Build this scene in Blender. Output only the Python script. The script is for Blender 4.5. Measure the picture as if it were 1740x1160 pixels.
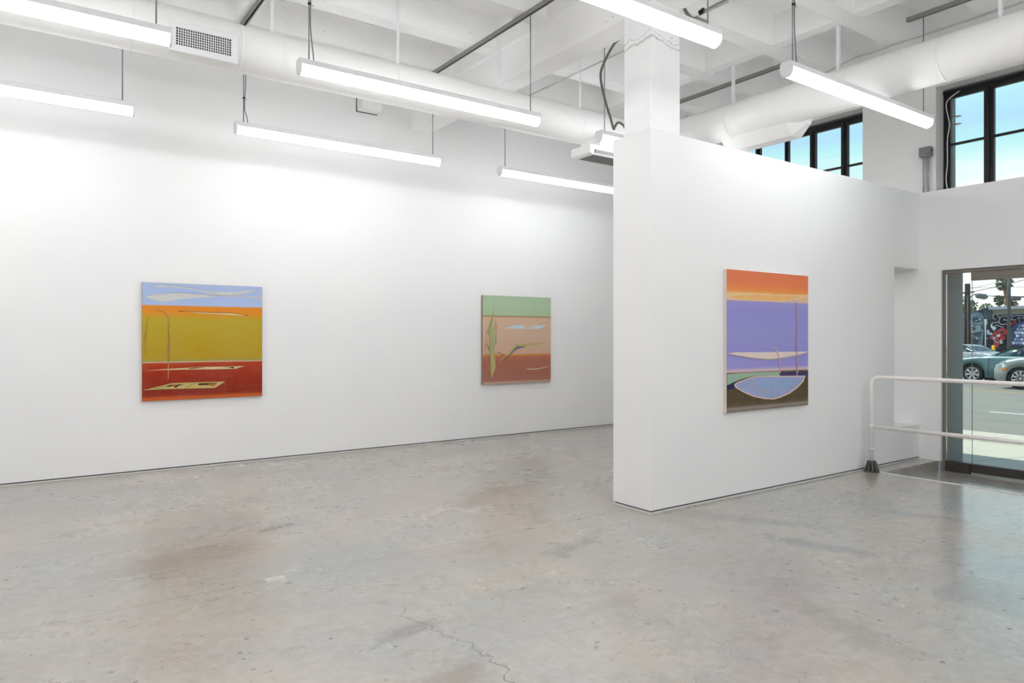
import bpy, bmesh, math, random
from mathutils import Vector, Matrix
random.seed(7)
PI = math.pi
for o in list(bpy.data.objects): bpy.data.objects.remove(o)
SC = bpy.context.scene
C = SC.collection

# ---------------------------------------------------------------- camera
F, CX, HY, CAMZ = 1190.0, 870.0, 572.0, 1.55
ANG = math.atan((2555-870)/F)
FW = (math.cos(ANG), math.sin(ANG)); RT = (math.sin(ANG), -math.cos(ANG))
cd = bpy.data.cameras.new('camera'); cam = bpy.data.objects.new('camera', cd); C.objects.link(cam)
cam.location = (0, 0, CAMZ)
cam.rotation_euler = (PI/2, 0, ANG-PI/2)
cd.sensor_width = 36; cd.lens = F/1740*36
cd.shift_y = -(580-HY)/1740
cd.clip_end = 500; cd.clip_start = .02
SC.camera = cam
SC.view_settings.view_transform = 'Standard'
SC.view_settings.look = 'None'
SC.view_settings.gamma = 1
SC.view_settings.use_curve_mapping = False
SC.view_settings.exposure = 0.0
SC.cycles.max_bounces = 10; SC.cycles.diffuse_bounces = 9; SC.cycles.glossy_bounces = 4; SC.cycles.transparent_max_bounces = 16
SC.cycles.use_adaptive_sampling = True; SC.cycles.adaptive_threshold = .08; SC.cycles.caustics_reflective = False; SC.cycles.caustics_refractive = False

# ---------------------------------------------------------------- light of the place
TUBE = 14.1          # emission of the ceiling tubes
w = bpy.data.worlds.new('sky'); SC.world = w; w.use_nodes = True
nt = w.node_tree; nt.nodes.clear()
wo = nt.nodes.new('ShaderNodeOutputWorld'); bg = nt.nodes.new('ShaderNodeBackground')
tc = nt.nodes.new('ShaderNodeTexCoord'); sx = nt.nodes.new('ShaderNodeSeparateXYZ')
nz = nt.nodes.new('ShaderNodeTexNoise'); mp = nt.nodes.new('ShaderNodeMapping')
mp.inputs['Scale'].default_value = (1.2, 1.2, 9)
nz.inputs['Scale'].default_value = 2.2; nz.inputs['Detail'].default_value = 5
ma = nt.nodes.new('ShaderNodeMath'); ma.operation = 'MULTIPLY_ADD'; ma.inputs[1].default_value = .08
rp = nt.nodes.new('ShaderNodeValToRGB')
nt.links.new(tc.outputs['Generated'], sx.inputs[0]); nt.links.new(tc.outputs['Generated'], mp.inputs['Vector'])
nt.links.new(mp.outputs[0], nz.inputs['Vector']); nt.links.new(nz.outputs[0], ma.inputs[0]); nt.links.new(sx.outputs[2], ma.inputs[2])
nt.links.new(ma.outputs[0], rp.inputs[0]); nt.links.new(rp.outputs[0], bg.inputs[0]); nt.links.new(bg.outputs[0], wo.inputs[0])
el = rp.color_ramp.elements
el[0].position = .0; el[0].color = (.45, .45, .42, 1)
el[1].position = 1; el[1].color = (.42, .60, .85, 1)
for p, c in ((.04, (1.15, 1.2, 1.2)), (.222, (1.08, 1.08, 1.08)), (.242, (.72, 1.0, 1.0)), (.262, (.54, .93, .98)), (.285, (.50, .80, 1.02)), (.31, (.51, .85, 1.02)), (.335, (.60, .96, 1.0)), (.37, (.56, .86, 1.0)), (.6, (.45, .65, .92))):
    e = el.new(p); e.color = (*c, 1)
bg.inputs[1].default_value = 1.05
sd = bpy.data.lights.new('sun', 'SUN'); sd.energy = 4.0; sd.angle = .009; sd.color = (1, .95, .83)
so = bpy.data.objects.new('sun', sd); C.objects.link(so)
so.location = (12, 8, 20)
so.rotation_euler = Vector((.14, -.55, -1)).to_track_quat('-Z', 'Y').to_euler()

# ---------------------------------------------------------------- helpers
def srgb(r, g=None, b=None):
    if g is None: r, g, b = r
    f = lambda v: (v/255/12.92) if v/255 <= .04045 else ((v/255+.055)/1.055)**2.4
    return (f(r), f(g), f(b))
def ray(px, py):
    l = (px-CX)/F
    return Vector((FW[0]+RT[0]*l, FW[1]+RT[1]*l, (HY-py)/F))
def on(px, py, X=None, Y=None, Z=None, D=None):
    """world point of a sight line at a real plane / depth"""
    r = ray(px, py)
    if X is not None: t = X/r.x
    elif Y is not None: t = Y/r.y
    elif D is not None: t = D
    else: t = (Z-CAMZ)/r.z
    p = r*t; p.z += CAMZ
    return p
class NB:
    """small node builder"""
    def __init__(s, name):
        s.m = bpy.data.materials.new(name); s.m.use_nodes = True
        s.t = s.m.node_tree; s.p = s.t.nodes['Principled BSDF']; s.co = None
    def node(s, ty, **k):
        n = s.t.nodes.new(ty)
        for a, v in k.items(): setattr(n, a, v)
        return n
    def set(s, sock, v):
        if hasattr(v, 'links') or hasattr(v, 'is_linked'): s.t.links.new(v, sock)
        else:
            if sock.type == 'RGBA' and len(v) == 3: v = (*v, 1)
            sock.default_value = v
    def obj(s):
        if s.co is None:
            s.co = s.node('ShaderNodeTexCoord').outputs['Object']
        return s.co
    def xyz(s):
        n = s.node('ShaderNodeSeparateXYZ'); s.set(n.inputs[0], s.obj()); return n.outputs
    def mapping(s, scale=(1, 1, 1), rot=(0, 0, 0), loc=(0, 0, 0)):
        n = s.node('ShaderNodeMapping'); s.set(n.inputs[0], s.obj())
        n.inputs['Scale'].default_value = scale; n.inputs['Rotation'].default_value = rot; n.inputs['Location'].default_value = loc
        return n.outputs[0]
    def noise(s, scale, detail=4, rough=.55, vec=None, dist=0):
        n = s.node('ShaderNodeTexNoise'); s.set(n.inputs['Vector'], vec if vec is not None else s.obj())
        n.inputs['Scale'].default_value = scale; n.inputs['Detail'].default_value = detail
        n.inputs['Roughness'].default_value = rough; n.inputs['Distortion'].default_value = dist
        return n.outputs[0]
    def voro(s, scale, vec=None, feature='F1', rand=1):
        n = s.node('ShaderNodeTexVoronoi', feature=feature); s.set(n.inputs['Vector'], vec if vec is not None else s.obj())
        n.inputs['Scale'].default_value = scale; n.inputs['Randomness'].default_value = rand
        return n.outputs['Distance']
    def math(s, op, a, b=0, c=0, clamp=False):
        n = s.node('ShaderNodeMath', operation=op, use_clamp=clamp)
        for i, v in enumerate((a, b, c)): s.set(n.inputs[i], v)
        return n.outputs[0]
    def step(s, v, lo, hi, a=0.0, b=1.0):
        n = s.node('ShaderNodeMapRange', interpolation_type='SMOOTHSTEP')
        s.set(n.inputs['Value'], v); n.inputs['From Min'].default_value = lo; n.inputs['From Max'].default_value = hi
        n.inputs['To Min'].default_value = a; n.inputs['To Max'].default_value = b
        return n.outputs[0]
    def mix(s, f, a, b):
        n = s.node('ShaderNodeMix', data_type='RGBA')
        s.set(n.inputs[0], f); s.set(n.inputs[6], a); s.set(n.inputs[7], b)
        return n.outputs[2]
    def ramp(s, v, stops, interp='LINEAR'):
        n = s.node('ShaderNodeValToRGB'); s.set(n.inputs[0], v); e = n.color_ramp.elements
        n.color_ramp.interpolation = interp
        e[0].position = stops[0][0]; e[0].color = (*stops[0][1], 1)
        e[1].position = stops[-1][0]; e[1].color = (*stops[-1][1], 1)
        for p, c in stops[1:-1]:
            q = e.new(p); q.color = (*c, 1)
        return n.outputs[0]
    def bump(s, h, strength=.2, dist=.01):
        n = s.node('ShaderNodeBump'); s.set(n.inputs['Height'], h)
        n.inputs['Strength'].default_value = strength; n.inputs['Distance'].default_value = dist
        s.t.links.new(n.outputs[0], s.p.inputs['Normal'])
    def out(s, col=None, rough=.5, metal=0.0, spec=.5):
        if col is not None: s.set(s.p.inputs['Base Color'], col)
        s.set(s.p.inputs['Roughness'], rough); s.p.inputs['Metallic'].default_value = metal
        s.p.inputs['Specular IOR Level'].default_value = spec
        return s.m
MATS = {}
def plain(name, rgb, rough=.5, metal=0, spec=.5, var=.04, scale=30):
    """solid paint with a light procedural unevenness; rgb is sRGB 0-255"""
    if name in MATS: return MATS[name]
    n = NB(name); c = srgb(*rgb)
    t = n.noise(scale, 1.5)
    a = tuple(max(0, v*(1-var)) for v in c); b = tuple(min(1, v*(1+var)) for v in c)
    MATS[name] = n.out(n.mix(t, a, b), rough, metal, spec); return MATS[name]
def emis(name, rgb, strength):
    n = NB(name); n.p.inputs['Base Color'].default_value = (.9, .9, .9, 1)
    n.p.inputs['Emission Color'].default_value = (*rgb, 1); n.p.inputs['Emission Strength'].default_value = strength
    return n.m
def glass(name, tint=(.93, .97, .96)):
    m = bpy.data.materials.new(name); m.use_nodes = True; t = m.node_tree; t.nodes.clear()
    o = t.nodes.new('ShaderNodeOutputMaterial'); tr = t.nodes.new('ShaderNodeBsdfTransparent'); gl = t.nodes.new('ShaderNodeBsdfGlossy')
    fr = t.nodes.new('ShaderNodeFresnel'); mx = t.nodes.new('ShaderNodeMixShader')
    fr.inputs[0].default_value = 1.35; tr.inputs[0].default_value = (*tint, 1); gl.inputs[1].default_value = .02
    t.links.new(fr.outputs[0], mx.inputs[0]); t.links.new(tr.outputs[0], mx.inputs[1]); t.links.new(gl.outputs[0], mx.inputs[2])
    t.links.new(mx.outputs[0], o.inputs[0]); return m

# ---- mesh building
def box(bm, x0, x1, y0, y1, z0, z1, mi=0, M=None):
    vs = [bm.verts.new(Vector(p) if M is None else M @ Vector(p)) for p in
          ((x0,y0,z0),(x1,y0,z0),(x1,y1,z0),(x0,y1,z0),(x0,y0,z1),(x1,y0,z1),(x1,y1,z1),(x0,y1,z1))]
    fs = []
    for q in ((0,3,2,1),(4,5,6,7),(0,1,5,4),(1,2,6,5),(2,3,7,6),(3,0,4,7)):
        f = bm.faces.new([vs[i] for i in q]); f.material_index = mi; fs.append(f)
    return vs
def tube(bm, pts, r, seg=10, mi=0, cap=True, smooth=True):
    pts = [Vector(p) for p in pts]; n = len(pts); rings = []
    rr = r if isinstance(r, (list, tuple)) else [r]*n
    t0 = (pts[1]-pts[0]).normalized()
    u = t0.orthogonal().normalized(); pt = t0
    for i, p in enumerate(pts):
        if i == 0: t = t0
        elif i == n-1: t = (pts[-1]-pts[-2]).normalized()
        else: t = ((pts[i+1]-p).normalized()+(p-pts[i-1]).normalized()).normalized()
        q = pt.rotation_difference(t); u = q @ u; pt = t
        v = t.cross(u)
        rings.append([bm.verts.new(p+(u*math.cos(2*PI*k/seg)+v*math.sin(2*PI*k/seg))*rr[i]) for k in range(seg)])
    for a, b in zip(rings, rings[1:]):
        for k in range(seg):
            f = bm.faces.new((a[k], a[(k+1) % seg], b[(k+1) % seg], b[k])); f.smooth = smooth; f.material_index = mi
    if cap:
        f = bm.faces.new(rings[0][::-1]); f.material_index = mi
        f = bm.faces.new(rings[-1]); f.material_index = mi
    return rings
def prism(bm, poly, f0, f1, mi=0, smooth=False):
    """extrude: f0/f1 map a 2D point to the two end positions"""
    a = [bm.verts.new(f0(*p)) for p in poly]; b = [bm.verts.new(f1(*p)) for p in poly]; n = len(poly)
    for f in (bm.faces.new(a[::-1]), bm.faces.new(b)): f.material_index = mi
    for k in range(n):
        f = bm.faces.new((a[k], a[(k+1) % n], b[(k+1) % n], b[k])); f.material_index = mi; f.smooth = smooth
def arc(cx, cy, r, a0, a1, n):
    return [(cx+r*math.cos(a0+(a1-a0)*i/n), cy+r*math.sin(a0+(a1-a0)*i/n)) for i in range(n+1)]
def spline(pts, n=6):
    """catmull-rom through the points"""
    P = [Vector(p) for p in pts]; P = [P[0]*2-P[1]]+P+[P[-1]*2-P[-2]]; out = []
    for i in range(1, len(P)-2):
        for k in range(n):
            t = k/n; a, b, c, d = P[i-1:i+3]
            out.append(.5*((2*b)+(c-a)*t+(2*a-5*b+4*c-d)*t*t+(3*b-a-3*c+d)*t**3))
    out.append(P[-2]); return out
def obj(name, bm, mats, parent=None, bevel=0, loc=None, recalc=True):
    if recalc: bmesh.ops.recalc_face_normals(bm, faces=bm.faces)
    if bevel:
        es = [e for e in bm.edges if len(e.link_faces) == 2 and e.calc_face_angle() > .6]
        bmesh.ops.bevel(bm, geom=es, offset=bevel, segments=2, affect='EDGES', profile=.6)
    me = bpy.data.meshes.new(name); bm.to_mesh(me); bm.free()
    o = bpy.data.objects.new(name, me); C.objects.link(o)
    for m in (mats if isinstance(mats, (list, tuple)) else [mats]): me.materials.append(m)
    if parent is not None:
        o.parent = parent
        # parents are pure translations/rotations set before children are built in world space
        o.matrix_parent_inverse = parent.matrix_basis.inverted() if not parent.get('_local') else Matrix()
    return o
def thing(name, label, cat, loc=(0, 0, 0), rotz=0, group=None, local=False):
    o = bpy.data.objects.new(name, None); C.objects.link(o); o.empty_display_size = .1
    o.location = loc; o.rotation_euler = (0, 0, rotz); o['label'] = label; o['category'] = cat
    if group: o['group'] = group
    if local: o['_local'] = 1
    return o
def tag(o, label, cat, group=None):
    o['label'] = label; o['category'] = cat
    if group: o['group'] = group
    return o
def struct(name, bm, mats, parent=None, bevel=0):
    o = obj(name, bm, mats, parent, bevel)
    if parent is None: o['kind'] = 'structure'
    return o
def sempty(name, loc):
    o = bpy.data.objects.new(name, None); C.objects.link(o); o.location = loc; o['kind'] = 'structure'; o.empty_display_size = .1
    return o
def BM(): return bmesh.new()
def dup(root, loc, rotz=0):
    r = root.copy(); C.objects.link(r); r.location = loc; r.rotation_euler = (0, 0, rotz)
    for ch in list(root.children):
        c = ch.copy(); C.objects.link(c); c.parent = r
        for g in ch.children:
            d = g.copy(); C.objects.link(d); d.parent = c
    return r

# ---------------------------------------------------------------- materials
def mat_drywall():
    n = NB('painted_drywall')
    c = n.mix(n.step(n.noise(.8, 1), .35, .65), srgb(238, 238, 239), srgb(240, 240, 240))
    return n.out(c, .55, 0, .3)
def mat_concrete_paint(name='painted_concrete', speck=1.0, base=(252, 252, 252)):
    n = NB(name)
    nb = n.noise(1.6, 3); c = n.mix(n.step(nb, .3, .7), srgb(*[v-7 for v in base]), srgb(*base))
    v = n.voro(12)
    region = n.step(nb, .52, .62)
    sp = n.math('MULTIPLY', n.step(v, .06, .10, 1, 0), region)
    c = n.mix(n.math('MULTIPLY', sp, .75*speck), c, srgb(96, 92, 86))
    n.bump(n.noise(8, 2, .75), .35, .02)
    return n.out(c, .7, 0, .25)
M_WALL = mat_drywall()
M_CONC = mat_concrete_paint()
def mat_column():
    n = NB('column_paint'); x, y, z = n.xyz()
    c = n.mix(n.step(n.noise(2.6, 5), .3, .7), srgb(240, 240, 241), srgb(246, 246, 247))
    # casting line where column meets the girder
    zz = n.math('ADD', z, n.math('MULTIPLY', n.noise(5, 3), -.16))
    d1 = n.math('ABSOLUTE', n.math('SUBTRACT', zz, 4.13)); d2 = n.math('ABSOLUTE', n.math('SUBTRACT', zz, 4.088))
    line = n.math('MAXIMUM', n.step(d1, .002, .007, .38, 0), n.step(d2, .004, .014, .5, 0))
    c = n.mix(line, c, srgb(150, 150, 146))
    v = n.voro(11); sp = n.math('MULTIPLY', n.step(v, .06, .1, .8, 0), n.step(n.noise(1.9, 2), .5, .62))
    c = n.mix(sp, c, srgb(140, 138, 134))
    n.bump(n.noise(9, 2, .7), .4, .014)
    return n.out(c, .6, 0, .3)
M_COL = mat_column()
M_DUCT = plain('duct_paint', (244, 244, 243), .45, 0, .35, .012, 3)
M_WMET = plain('white_metal', (238, 239, 241), .4, 0, .4, .01)
M_ROD = plain('galvanised_steel', (150, 153, 156), .38, .75, .5, .06)
M_STRUT = plain('strut_steel', (148, 148, 143), .5, .25, .5, .1, 60)
M_DARK = plain('dark_void', (22, 22, 26), .7)
M_CABLE = plain('grey_cable', (120, 122, 122), .5)
M_FLEX = None
def mat_flex():
    n = NB('armoured_cable')
    wv = n.node('ShaderNodeTexWave'); n.set(wv.inputs[0], n.obj()); wv.bands_direction = 'Z'; wv.inputs['Scale'].default_value = 38
    c = n.mix(wv.outputs['Fac'], srgb(86, 84, 78), srgb(140, 137, 130)); n.bump(wv.outputs['Fac'], .5, .003)
    return n.out(c, .4, .4)
M_FLEX = mat_flex()
M_TUBE = emis('lit_diffuser', (.975, .99, 1.0), TUBE)
M_RAIL = plain('rail_paint', (244, 239, 236), .35, 0, .5, .02, 12)
M_BLACK = plain('black_steel', (24, 24, 27), .45, 0, .5, .15, 40)
M_BRONZE = plain('bronze_frame', (128, 121, 113), .45, .2, .5, .06, 20)
M_BRONZED = plain('dark_bronze_rail', (74, 70, 65), .4, .3, .5, .08, 20)
M_GLASS = glass('clear_glass', (.965, .985, .98))
M_GLASSD = glass('door_glass', (.945, .972, .96))
M_LIP = plain('wall_trim', (225, 225, 224), .4)
M_GAP = plain('wall_gap', (92, 92, 92), .8)

def mat_floor():
    n = NB('stained_concrete_floor'); x, y, z = n.xyz()
    warm = srgb(174, 166, 156); cool = srgb(161, 160, 156); brown = srgb(140, 128, 117); pinkish = srgb(163, 152, 144); dark = srgb(114, 109, 103); blue = srgb(134, 138, 142)
    st = n.mapping((1, 1.8, 1), (0, 0, .5)); x = x
    nA = n.noise(.9, 6, .68, vec=n.mapping((1, 1, 1), (.5, .2, .35), (.7, .2, .9))); c = n.mix(n.step(nA, .4, .62), warm, cool)
    nB = n.noise(.95, 6, .68, vec=n.mapping((1, 1.6, 1), (.4, .3, .85), (2.3, 1.1, .4))); c = n.mix(n.step(nB, .47, .72, 0, .95), c, pinkish)
    c = n.mix(n.step(n.noise(1.5, 5, .62, vec=n.mapping((1, 1.5, 1), (0, 0, .3), (5, 2, 0)), dist=.3), .48, .8, 0, .5), c, brown)
    c = n.mix(n.step(n.noise(5, 5, .72, vec=n.mapping((1, 1.6, 1), (0, 0, .55), (3, 7, 0))), .5, .85, 0, .6), c, dark)
    c = n.mix(n.step(n.noise(14, 4, .75), .35, .75, 0, .45), c, srgb(196, 194, 188))
    
    # stains with a place of their own: x, y, rx, ry, angle, strength, colour
    wob = n.math('MULTIPLY', n.math('SUBTRACT', n.noise(4.2, 5, .72, vec=st), .5), 4.2)
    for sx_, sy_, rx, ry, an, k, col in (
        (1.0, 5.3, .55, .3, .2, .75, brown), (1.75, 5.75, .22, .09, .1, .8, dark), (3.75, 5.75, .7, .26, .3, .6, brown), (5.1, 6.8, .9, .3, 1.0, .4, dark),
        (1.66, 2.78, .22, .12, .2, .85, brown), (1.67, 3.33, .26, .07, .2, .7, dark), (5.1, 3.65, .75, .13, -1.05, .75, blue), (4.85, 2.95, .55, .12, -1.3, .8, blue),
        (3.3, 3.95, .35, .1, .3, .6, dark), (6.6, 4.1, .3, .07, .1, .6, blue), (2.9, 3.0, .3, .12, .8, .45, brown), (3.6, 2.0, .5, .14, 1.2, .4, dark), (5.3, 1.9, .55, .55, 0, .35, blue),
        (1.5, 2.45, .35, .16, .1, .5, brown), (6.4, 2.9, .5, .12, -1.2, .5, blue)):
        mpn = n.node('ShaderNodeMapping', vector_type='TEXTURE'); n.set(mpn.inputs[0], n.obj())
        mpn.inputs['Location'].default_value = (sx_, sy_, 0); mpn.inputs['Rotation'].default_value = (0, 0, an); mpn.inputs['Scale'].default_value = (rx, ry, 1)
        ln = n.node('ShaderNodeVectorMath', operation='LENGTH'); n.set(ln.inputs[0], mpn.outputs[0])
        d = n.math('ADD', ln.outputs['Value'], wob)
        c = n.mix(n.step(d, .1, 1.25, k*.85, 0), c, col)
    # smooth repaired patches
    def rect(x0, x1, y0, y1, soft, wb):
        wx = n.math('ADD', x, n.math('MULTIPLY', nA, wb)); wy = n.math('ADD', y, n.math('MULTIPLY', nB, wb))
        a = n.math('MINIMUM', n.math('SUBTRACT', wx, x0+wb/2), n.math('SUBTRACT', x1+wb/2, wx))
        b = n.math('MINIMUM', n.math('SUBTRACT', wy, y0+wb/2), n.math('SUBTRACT', y1+wb/2, wy))
        return n.step(n.math('MINIMUM', a, b), 0, soft)
    patch = rect(1.58, 2.35, 4.13, 4.95, .05, .12)
    c = n.mix(n.math('MULTIPLY', patch, .75), c, srgb(160, 160, 160))
    patch2 = rect(4.48, 5.1, -2, 2.02, .03, .06)
    c = n.mix(n.math('MULTIPLY', patch2, .34), c, srgb(126, 132, 136))
    chip = rect(1.29, 1.42, 4.5, 4.58, .01, .05)
    c = n.mix(n.math('MULTIPLY', chip, .7), c, srgb(214, 212, 206))
    # pits
    reg = n.step(nA, .36, .55)
    v = n.math('ADD', n.voro(7, n.mapping((1, 1, 0))), 0)
    pit = n.math('MULTIPLY', n.step(v, .07, .11, 1, 0), reg)
    v2 = n.math('ADD', n.voro(17, n.mapping((1, 1, 0))), 0)
    pit2 = n.math('MULTIPLY', n.step(v2, .08, .14, .8, 0), n.step(nB, .45, .6))
    pits = n.math('MAXIMUM', pit, pit2)
    c = n.mix(n.math('MULTIPLY', pits, .8), c, srgb(92, 87, 83))
    # saw joint along the column line, and cracks
    jw = n.math('ADD', y, n.math('MULTIPLY', nA, .02))
    joint = n.math('MULTIPLY', n.step(n.math('ABSOLUTE', n.math('SUBTRACT', jw, 4.545)), .002, .007, 1, 0), n.step(x, 4.5, 4.6, 1, 0))
    joint2 = n.math('MULTIPLY', n.step(n.math('ABSOLUTE', n.math('SUBTRACT', x, 4.47)), .002, .006, .7, 0), n.step(y, 4.2, 4.3, 1, 0))
    def crack(ax, base, amp, lo, hi, sc=1.6, sw=.004):
        u, t = (x, y) if ax == 'x' else (y, x)
        nn = n.node('ShaderNodeTexNoise', noise_dimensions='1D'); n.set(nn.inputs['W'], t); nn.inputs['Scale'].default_value = sc
        nn.inputs['Detail'].default_value = 4; nn.inputs['Roughness'].default_value = .62
        d = n.math('ABSOLUTE', n.math('SUBTRACT', u, n.math('MULTIPLY_ADD', n.math('SUBTRACT', nn.outputs[0], .5), amp, base)))
        return n.math('MULTIPLY', n.step(d, sw*.3, sw, 1, 0), n.math('MULTIPLY', n.step(t, lo, lo+.1), n.step(t, hi-.1, hi, 1, 0)))
    cr = n.math('MAXIMUM', crack('x', 1.83, .5, 1.9, 3.7, sw=.007), crack('x', 1.95, .9, 4.9, 7.4, 1.2, .005))
    cr = n.math('MAXIMUM', cr, crack('y', 3.75, .9, 4.3, 7.5, .9, .005))
    cr = n.math('MAXIMUM', cr, n.math('MULTIPLY', crack('x', 2.9, .8, 1.2, 3.4, 1.3, .004), .7))
    cr = n.math('MAXIMUM', cr, n.math('MULTIPLY', joint, .75)); cr = n.math('MAXIMUM', cr, n.math('MULTIPLY', joint2, .5))
    c = n.mix(n.math('MULTIPLY', cr, .8), c, srgb(92, 86, 80))
    # fine drag scratches
    scv = n.noise(6, 3, .7, vec=n.mapping((.25, 14, 1), (0, 0, .55)))
    c = n.mix(n.math('MULTIPLY', n.step(scv, .66, .72), .16), c, srgb(110, 108, 104))
    r = n.step(nB, .3, .7, .25, .34)
    r = n.math('SUBTRACT', r, n.step(n.math('SUBTRACT', x, n.math('MULTIPLY', y, .3)), 3.3, 4.9, 0, .13))
    return n.out(c, r, 0, 1.0)
M_FLOOR = mat_floor()

# ================================================================ ROOM SHELL
XR, YL, PY0, PY1, PX0 = 9.42, 9.0, 4.31, 4.78, 4.53
WTOP = 3.375
XC, XO = 9.69, 10.25           # concrete street wall: inner and outer face
SLAB, JB, GB = 5.2, 4.88, 4.5  # slab, joist and girder undersides
XB, YB = -5.6, -4.2
EX = 8.05                      # edge of the raised floor
CY = 4.09                      # kerb at the entrance
XF_ = 9.5
# floor : raised slab, kerb strip and lower entrance floor
b = BM()
box(b, XB, EX, YB, YL+.3, -.3, 0)
box(b, EX, XF_, CY, YL+.3, -.3, 0)
box(b, EX, XO, YB, CY, -.3, -.12)
struct('floor', b, M_FLOOR)
b = BM(); box(b, EX-.012, EX+.022, 0.6, 4.14, -.10, .006); struct('trim_1', b, plain('nosing_paint', (222, 220, 216), .5), bevel=.003)

def wall_with_base(name, x0, x1, y0, y1, z1, side):
    b = BM(); box(b, x0, x1, y0, y1, .024, z1); o = struct(name, b, M_WALL)
    i = .012; b = BM(); box(b, x0+i, x1-i, y0+i, y1-i, 0, .03)
    struct('baseboard_'+side, b, M_GAP)
    b = BM(); box(b, x0-.003, x1+.003, y0-.003, y1+.003, 0, .009); struct('trim_'+side, b, M_LIP)
    return o
# left wall
b = BM(); box(b, XB-.3, XO, YL, YL+.3, .024, 5.9); struct('wall_left', b, M_WALL)
b = BM(); box(b, XB, XR, YL-.003, YL+.01, 0, .009); struct('baseboard_left', b, M_LIP)
b = BM(); box(b, XB, XR, YL+.012, YL+.03, 0, .03); struct('trim_3', b, M_GAP)
# back walls (behind the camera)
b = BM(); box(b, XB-.3, XB, YB-.3, YL, 0, 5.9); struct('wall_back', b, M_WALL)
b = BM(); box(b, XB, XO, YB-.3, YB, -.3, 5.9); struct('wall_right', b, M_WALL)
# partition with its pass-through beside the street wall
OX, OZ0, OZ1 = 8.78, .43, 2.41
b = BM()
pts = [(PX0, .024), (XR, .024), (XR, OZ0), (OX, OZ0), (OX, OZ1), (XR, OZ1), (XR, WTOP), (PX0, WTOP)]
prism(b, pts, lambda x, z: Vector((x, PY0, z)), lambda x, z: Vector((x, PY1, z)))
struct('wall_partition', b, M_WALL)
b = BM(); box(b, PX0+.012, XR, PY0+.012, PY1-.012, 0, .024); struct('baseboard_partition', b, M_GAP)
b = BM(); box(b, PX0-.003, XR, PY0-.003, PY1+.003, 0, .009); struct('trim_2', b, M_LIP)
# street wall: inner drywall furring
D0, D1, DZ = .55, 4.05, 2.38
b = BM()
XF = 9.5
box(b, XR, XF, D1, YL, 0, WTOP+.01)
box(b, XR, XF, D0, D1, DZ, WTOP+.01)
box(b, XR, XF, YB, D0, -.12, WTOP+.01)
struct('wall_front', b, M_WALL)
# street wall: concrete with two clerestory openings
W1 = (5.19, 8.3); W2 = (.6, 4.23); WZ0, WZ1 = 3.30, 4.77
b = BM()
ys = [YB-.3, W2[0], W2[1], W1[0], W1[1], YL+.3]
for i in range(5):
    y0, y1 = ys[i], ys[i+1]
    hole = i in (1, 3)
    zs = [(WZ1, 6.3)] + ([] if hole else [(WZ0, WZ1)])
    for z0, z1 in zs: box(b, XC, XO, y0, y1, z0, z1)
box(b, XF, XO, 4.14, YL+.3, -.3, WZ0); box(b, XF, XO, D0, 4.14, 2.5, WZ0); box(b, XF, XO, YB-.3, D0, -.3, WZ0); box(b, XF, XC, YB-.3, YL+.3, WZ0, WTOP+.005)
def mat_extconc():
    n = NB('street_wall_paint'); x, y, z = n.xyz()
    inside = n.math('MAXIMUM', n.step(x, 9.902, 9.908, 0, 1), n.step(z, 2.9, 3.0, 1, 0))
    outc = n.mix(n.noise(6, 5), srgb(134, 131, 130), srgb(150, 147, 146))
    inc = n.mix(n.noise(2, 4), srgb(244, 244, 243), srgb(248, 248, 247))
    n.bump(n.noise(20, 5), .2, .006)
    return n.out(n.mix(inside, inc, outc), .7, 0, .3)
struct('wall_street', b, mat_extconc())

# ceiling: slab with joists, girders and ribs cast under it
b = BM(); box(b, XB-.3, XO, YB-.3, YL+.3, SLAB, 5.7); ceil = struct('ceiling', b, M_CONC)
JY = [8.87+.01-.96*k for k in range(0, 14)]
for k, yf in enumerate(JY):
    b = BM(); w0, w1, dy = .21, .30, .045
    y1 = yf; y0 = yf-w0
    prism(b, [(y0, JB), (y1, JB), (y1+dy, SLAB+.02), (y0-dy, SLAB+.02)], lambda y, z: Vector((XB, y, z)), lambda y, z: Vector((XC, y, z)))
    obj('joist', b, M_CONC, ceil, bevel=.008)
for x0, x1 in ((4.60, 4.90), (-2.3, -2.0)):
    b = BM(); box(b, x0, x1, YB, YL, GB, SLAB+.02)
    prism(b, [(x0-.05, JB-.012), (x1+.05, JB-.012), (x1+.12, SLAB+.01), (x0-.12, SLAB+.01)], lambda x, z: Vector((x, YB, z)), lambda x, z: Vector((x, YL, z)))
    obj('girder', b, M_CONC, ceil, bevel=.012)
for x0, x1 in ((1.87, 2.02), (7.05, 7.21)):
    b = BM(); prism(b, [(x0, JB+.004), (x1, JB+.004), (x1+.03, SLAB+.02), (x0-.03, SLAB+.02)], lambda x, z: Vector((x, YB, z)), lambda x, z: Vector((x, YL, z)))
    obj('cross_rib', b, M_CONC, ceil, bevel=.006)
b = BM(); box(b, 8.9, XC, YB, YL, JB-.02, SLAB+.01); obj('edge_beam', b, M_CONC, ceil, bevel=.008)

# column
b = BM(); box(b, 4.53, 4.915, 4.312, 4.64, WTOP, GB+.03)
col = obj('concrete_column', b, M_COL, bevel=.012)
tag(col, 'square white painted concrete column rising from the partition end to the ceiling', 'column')

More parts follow.
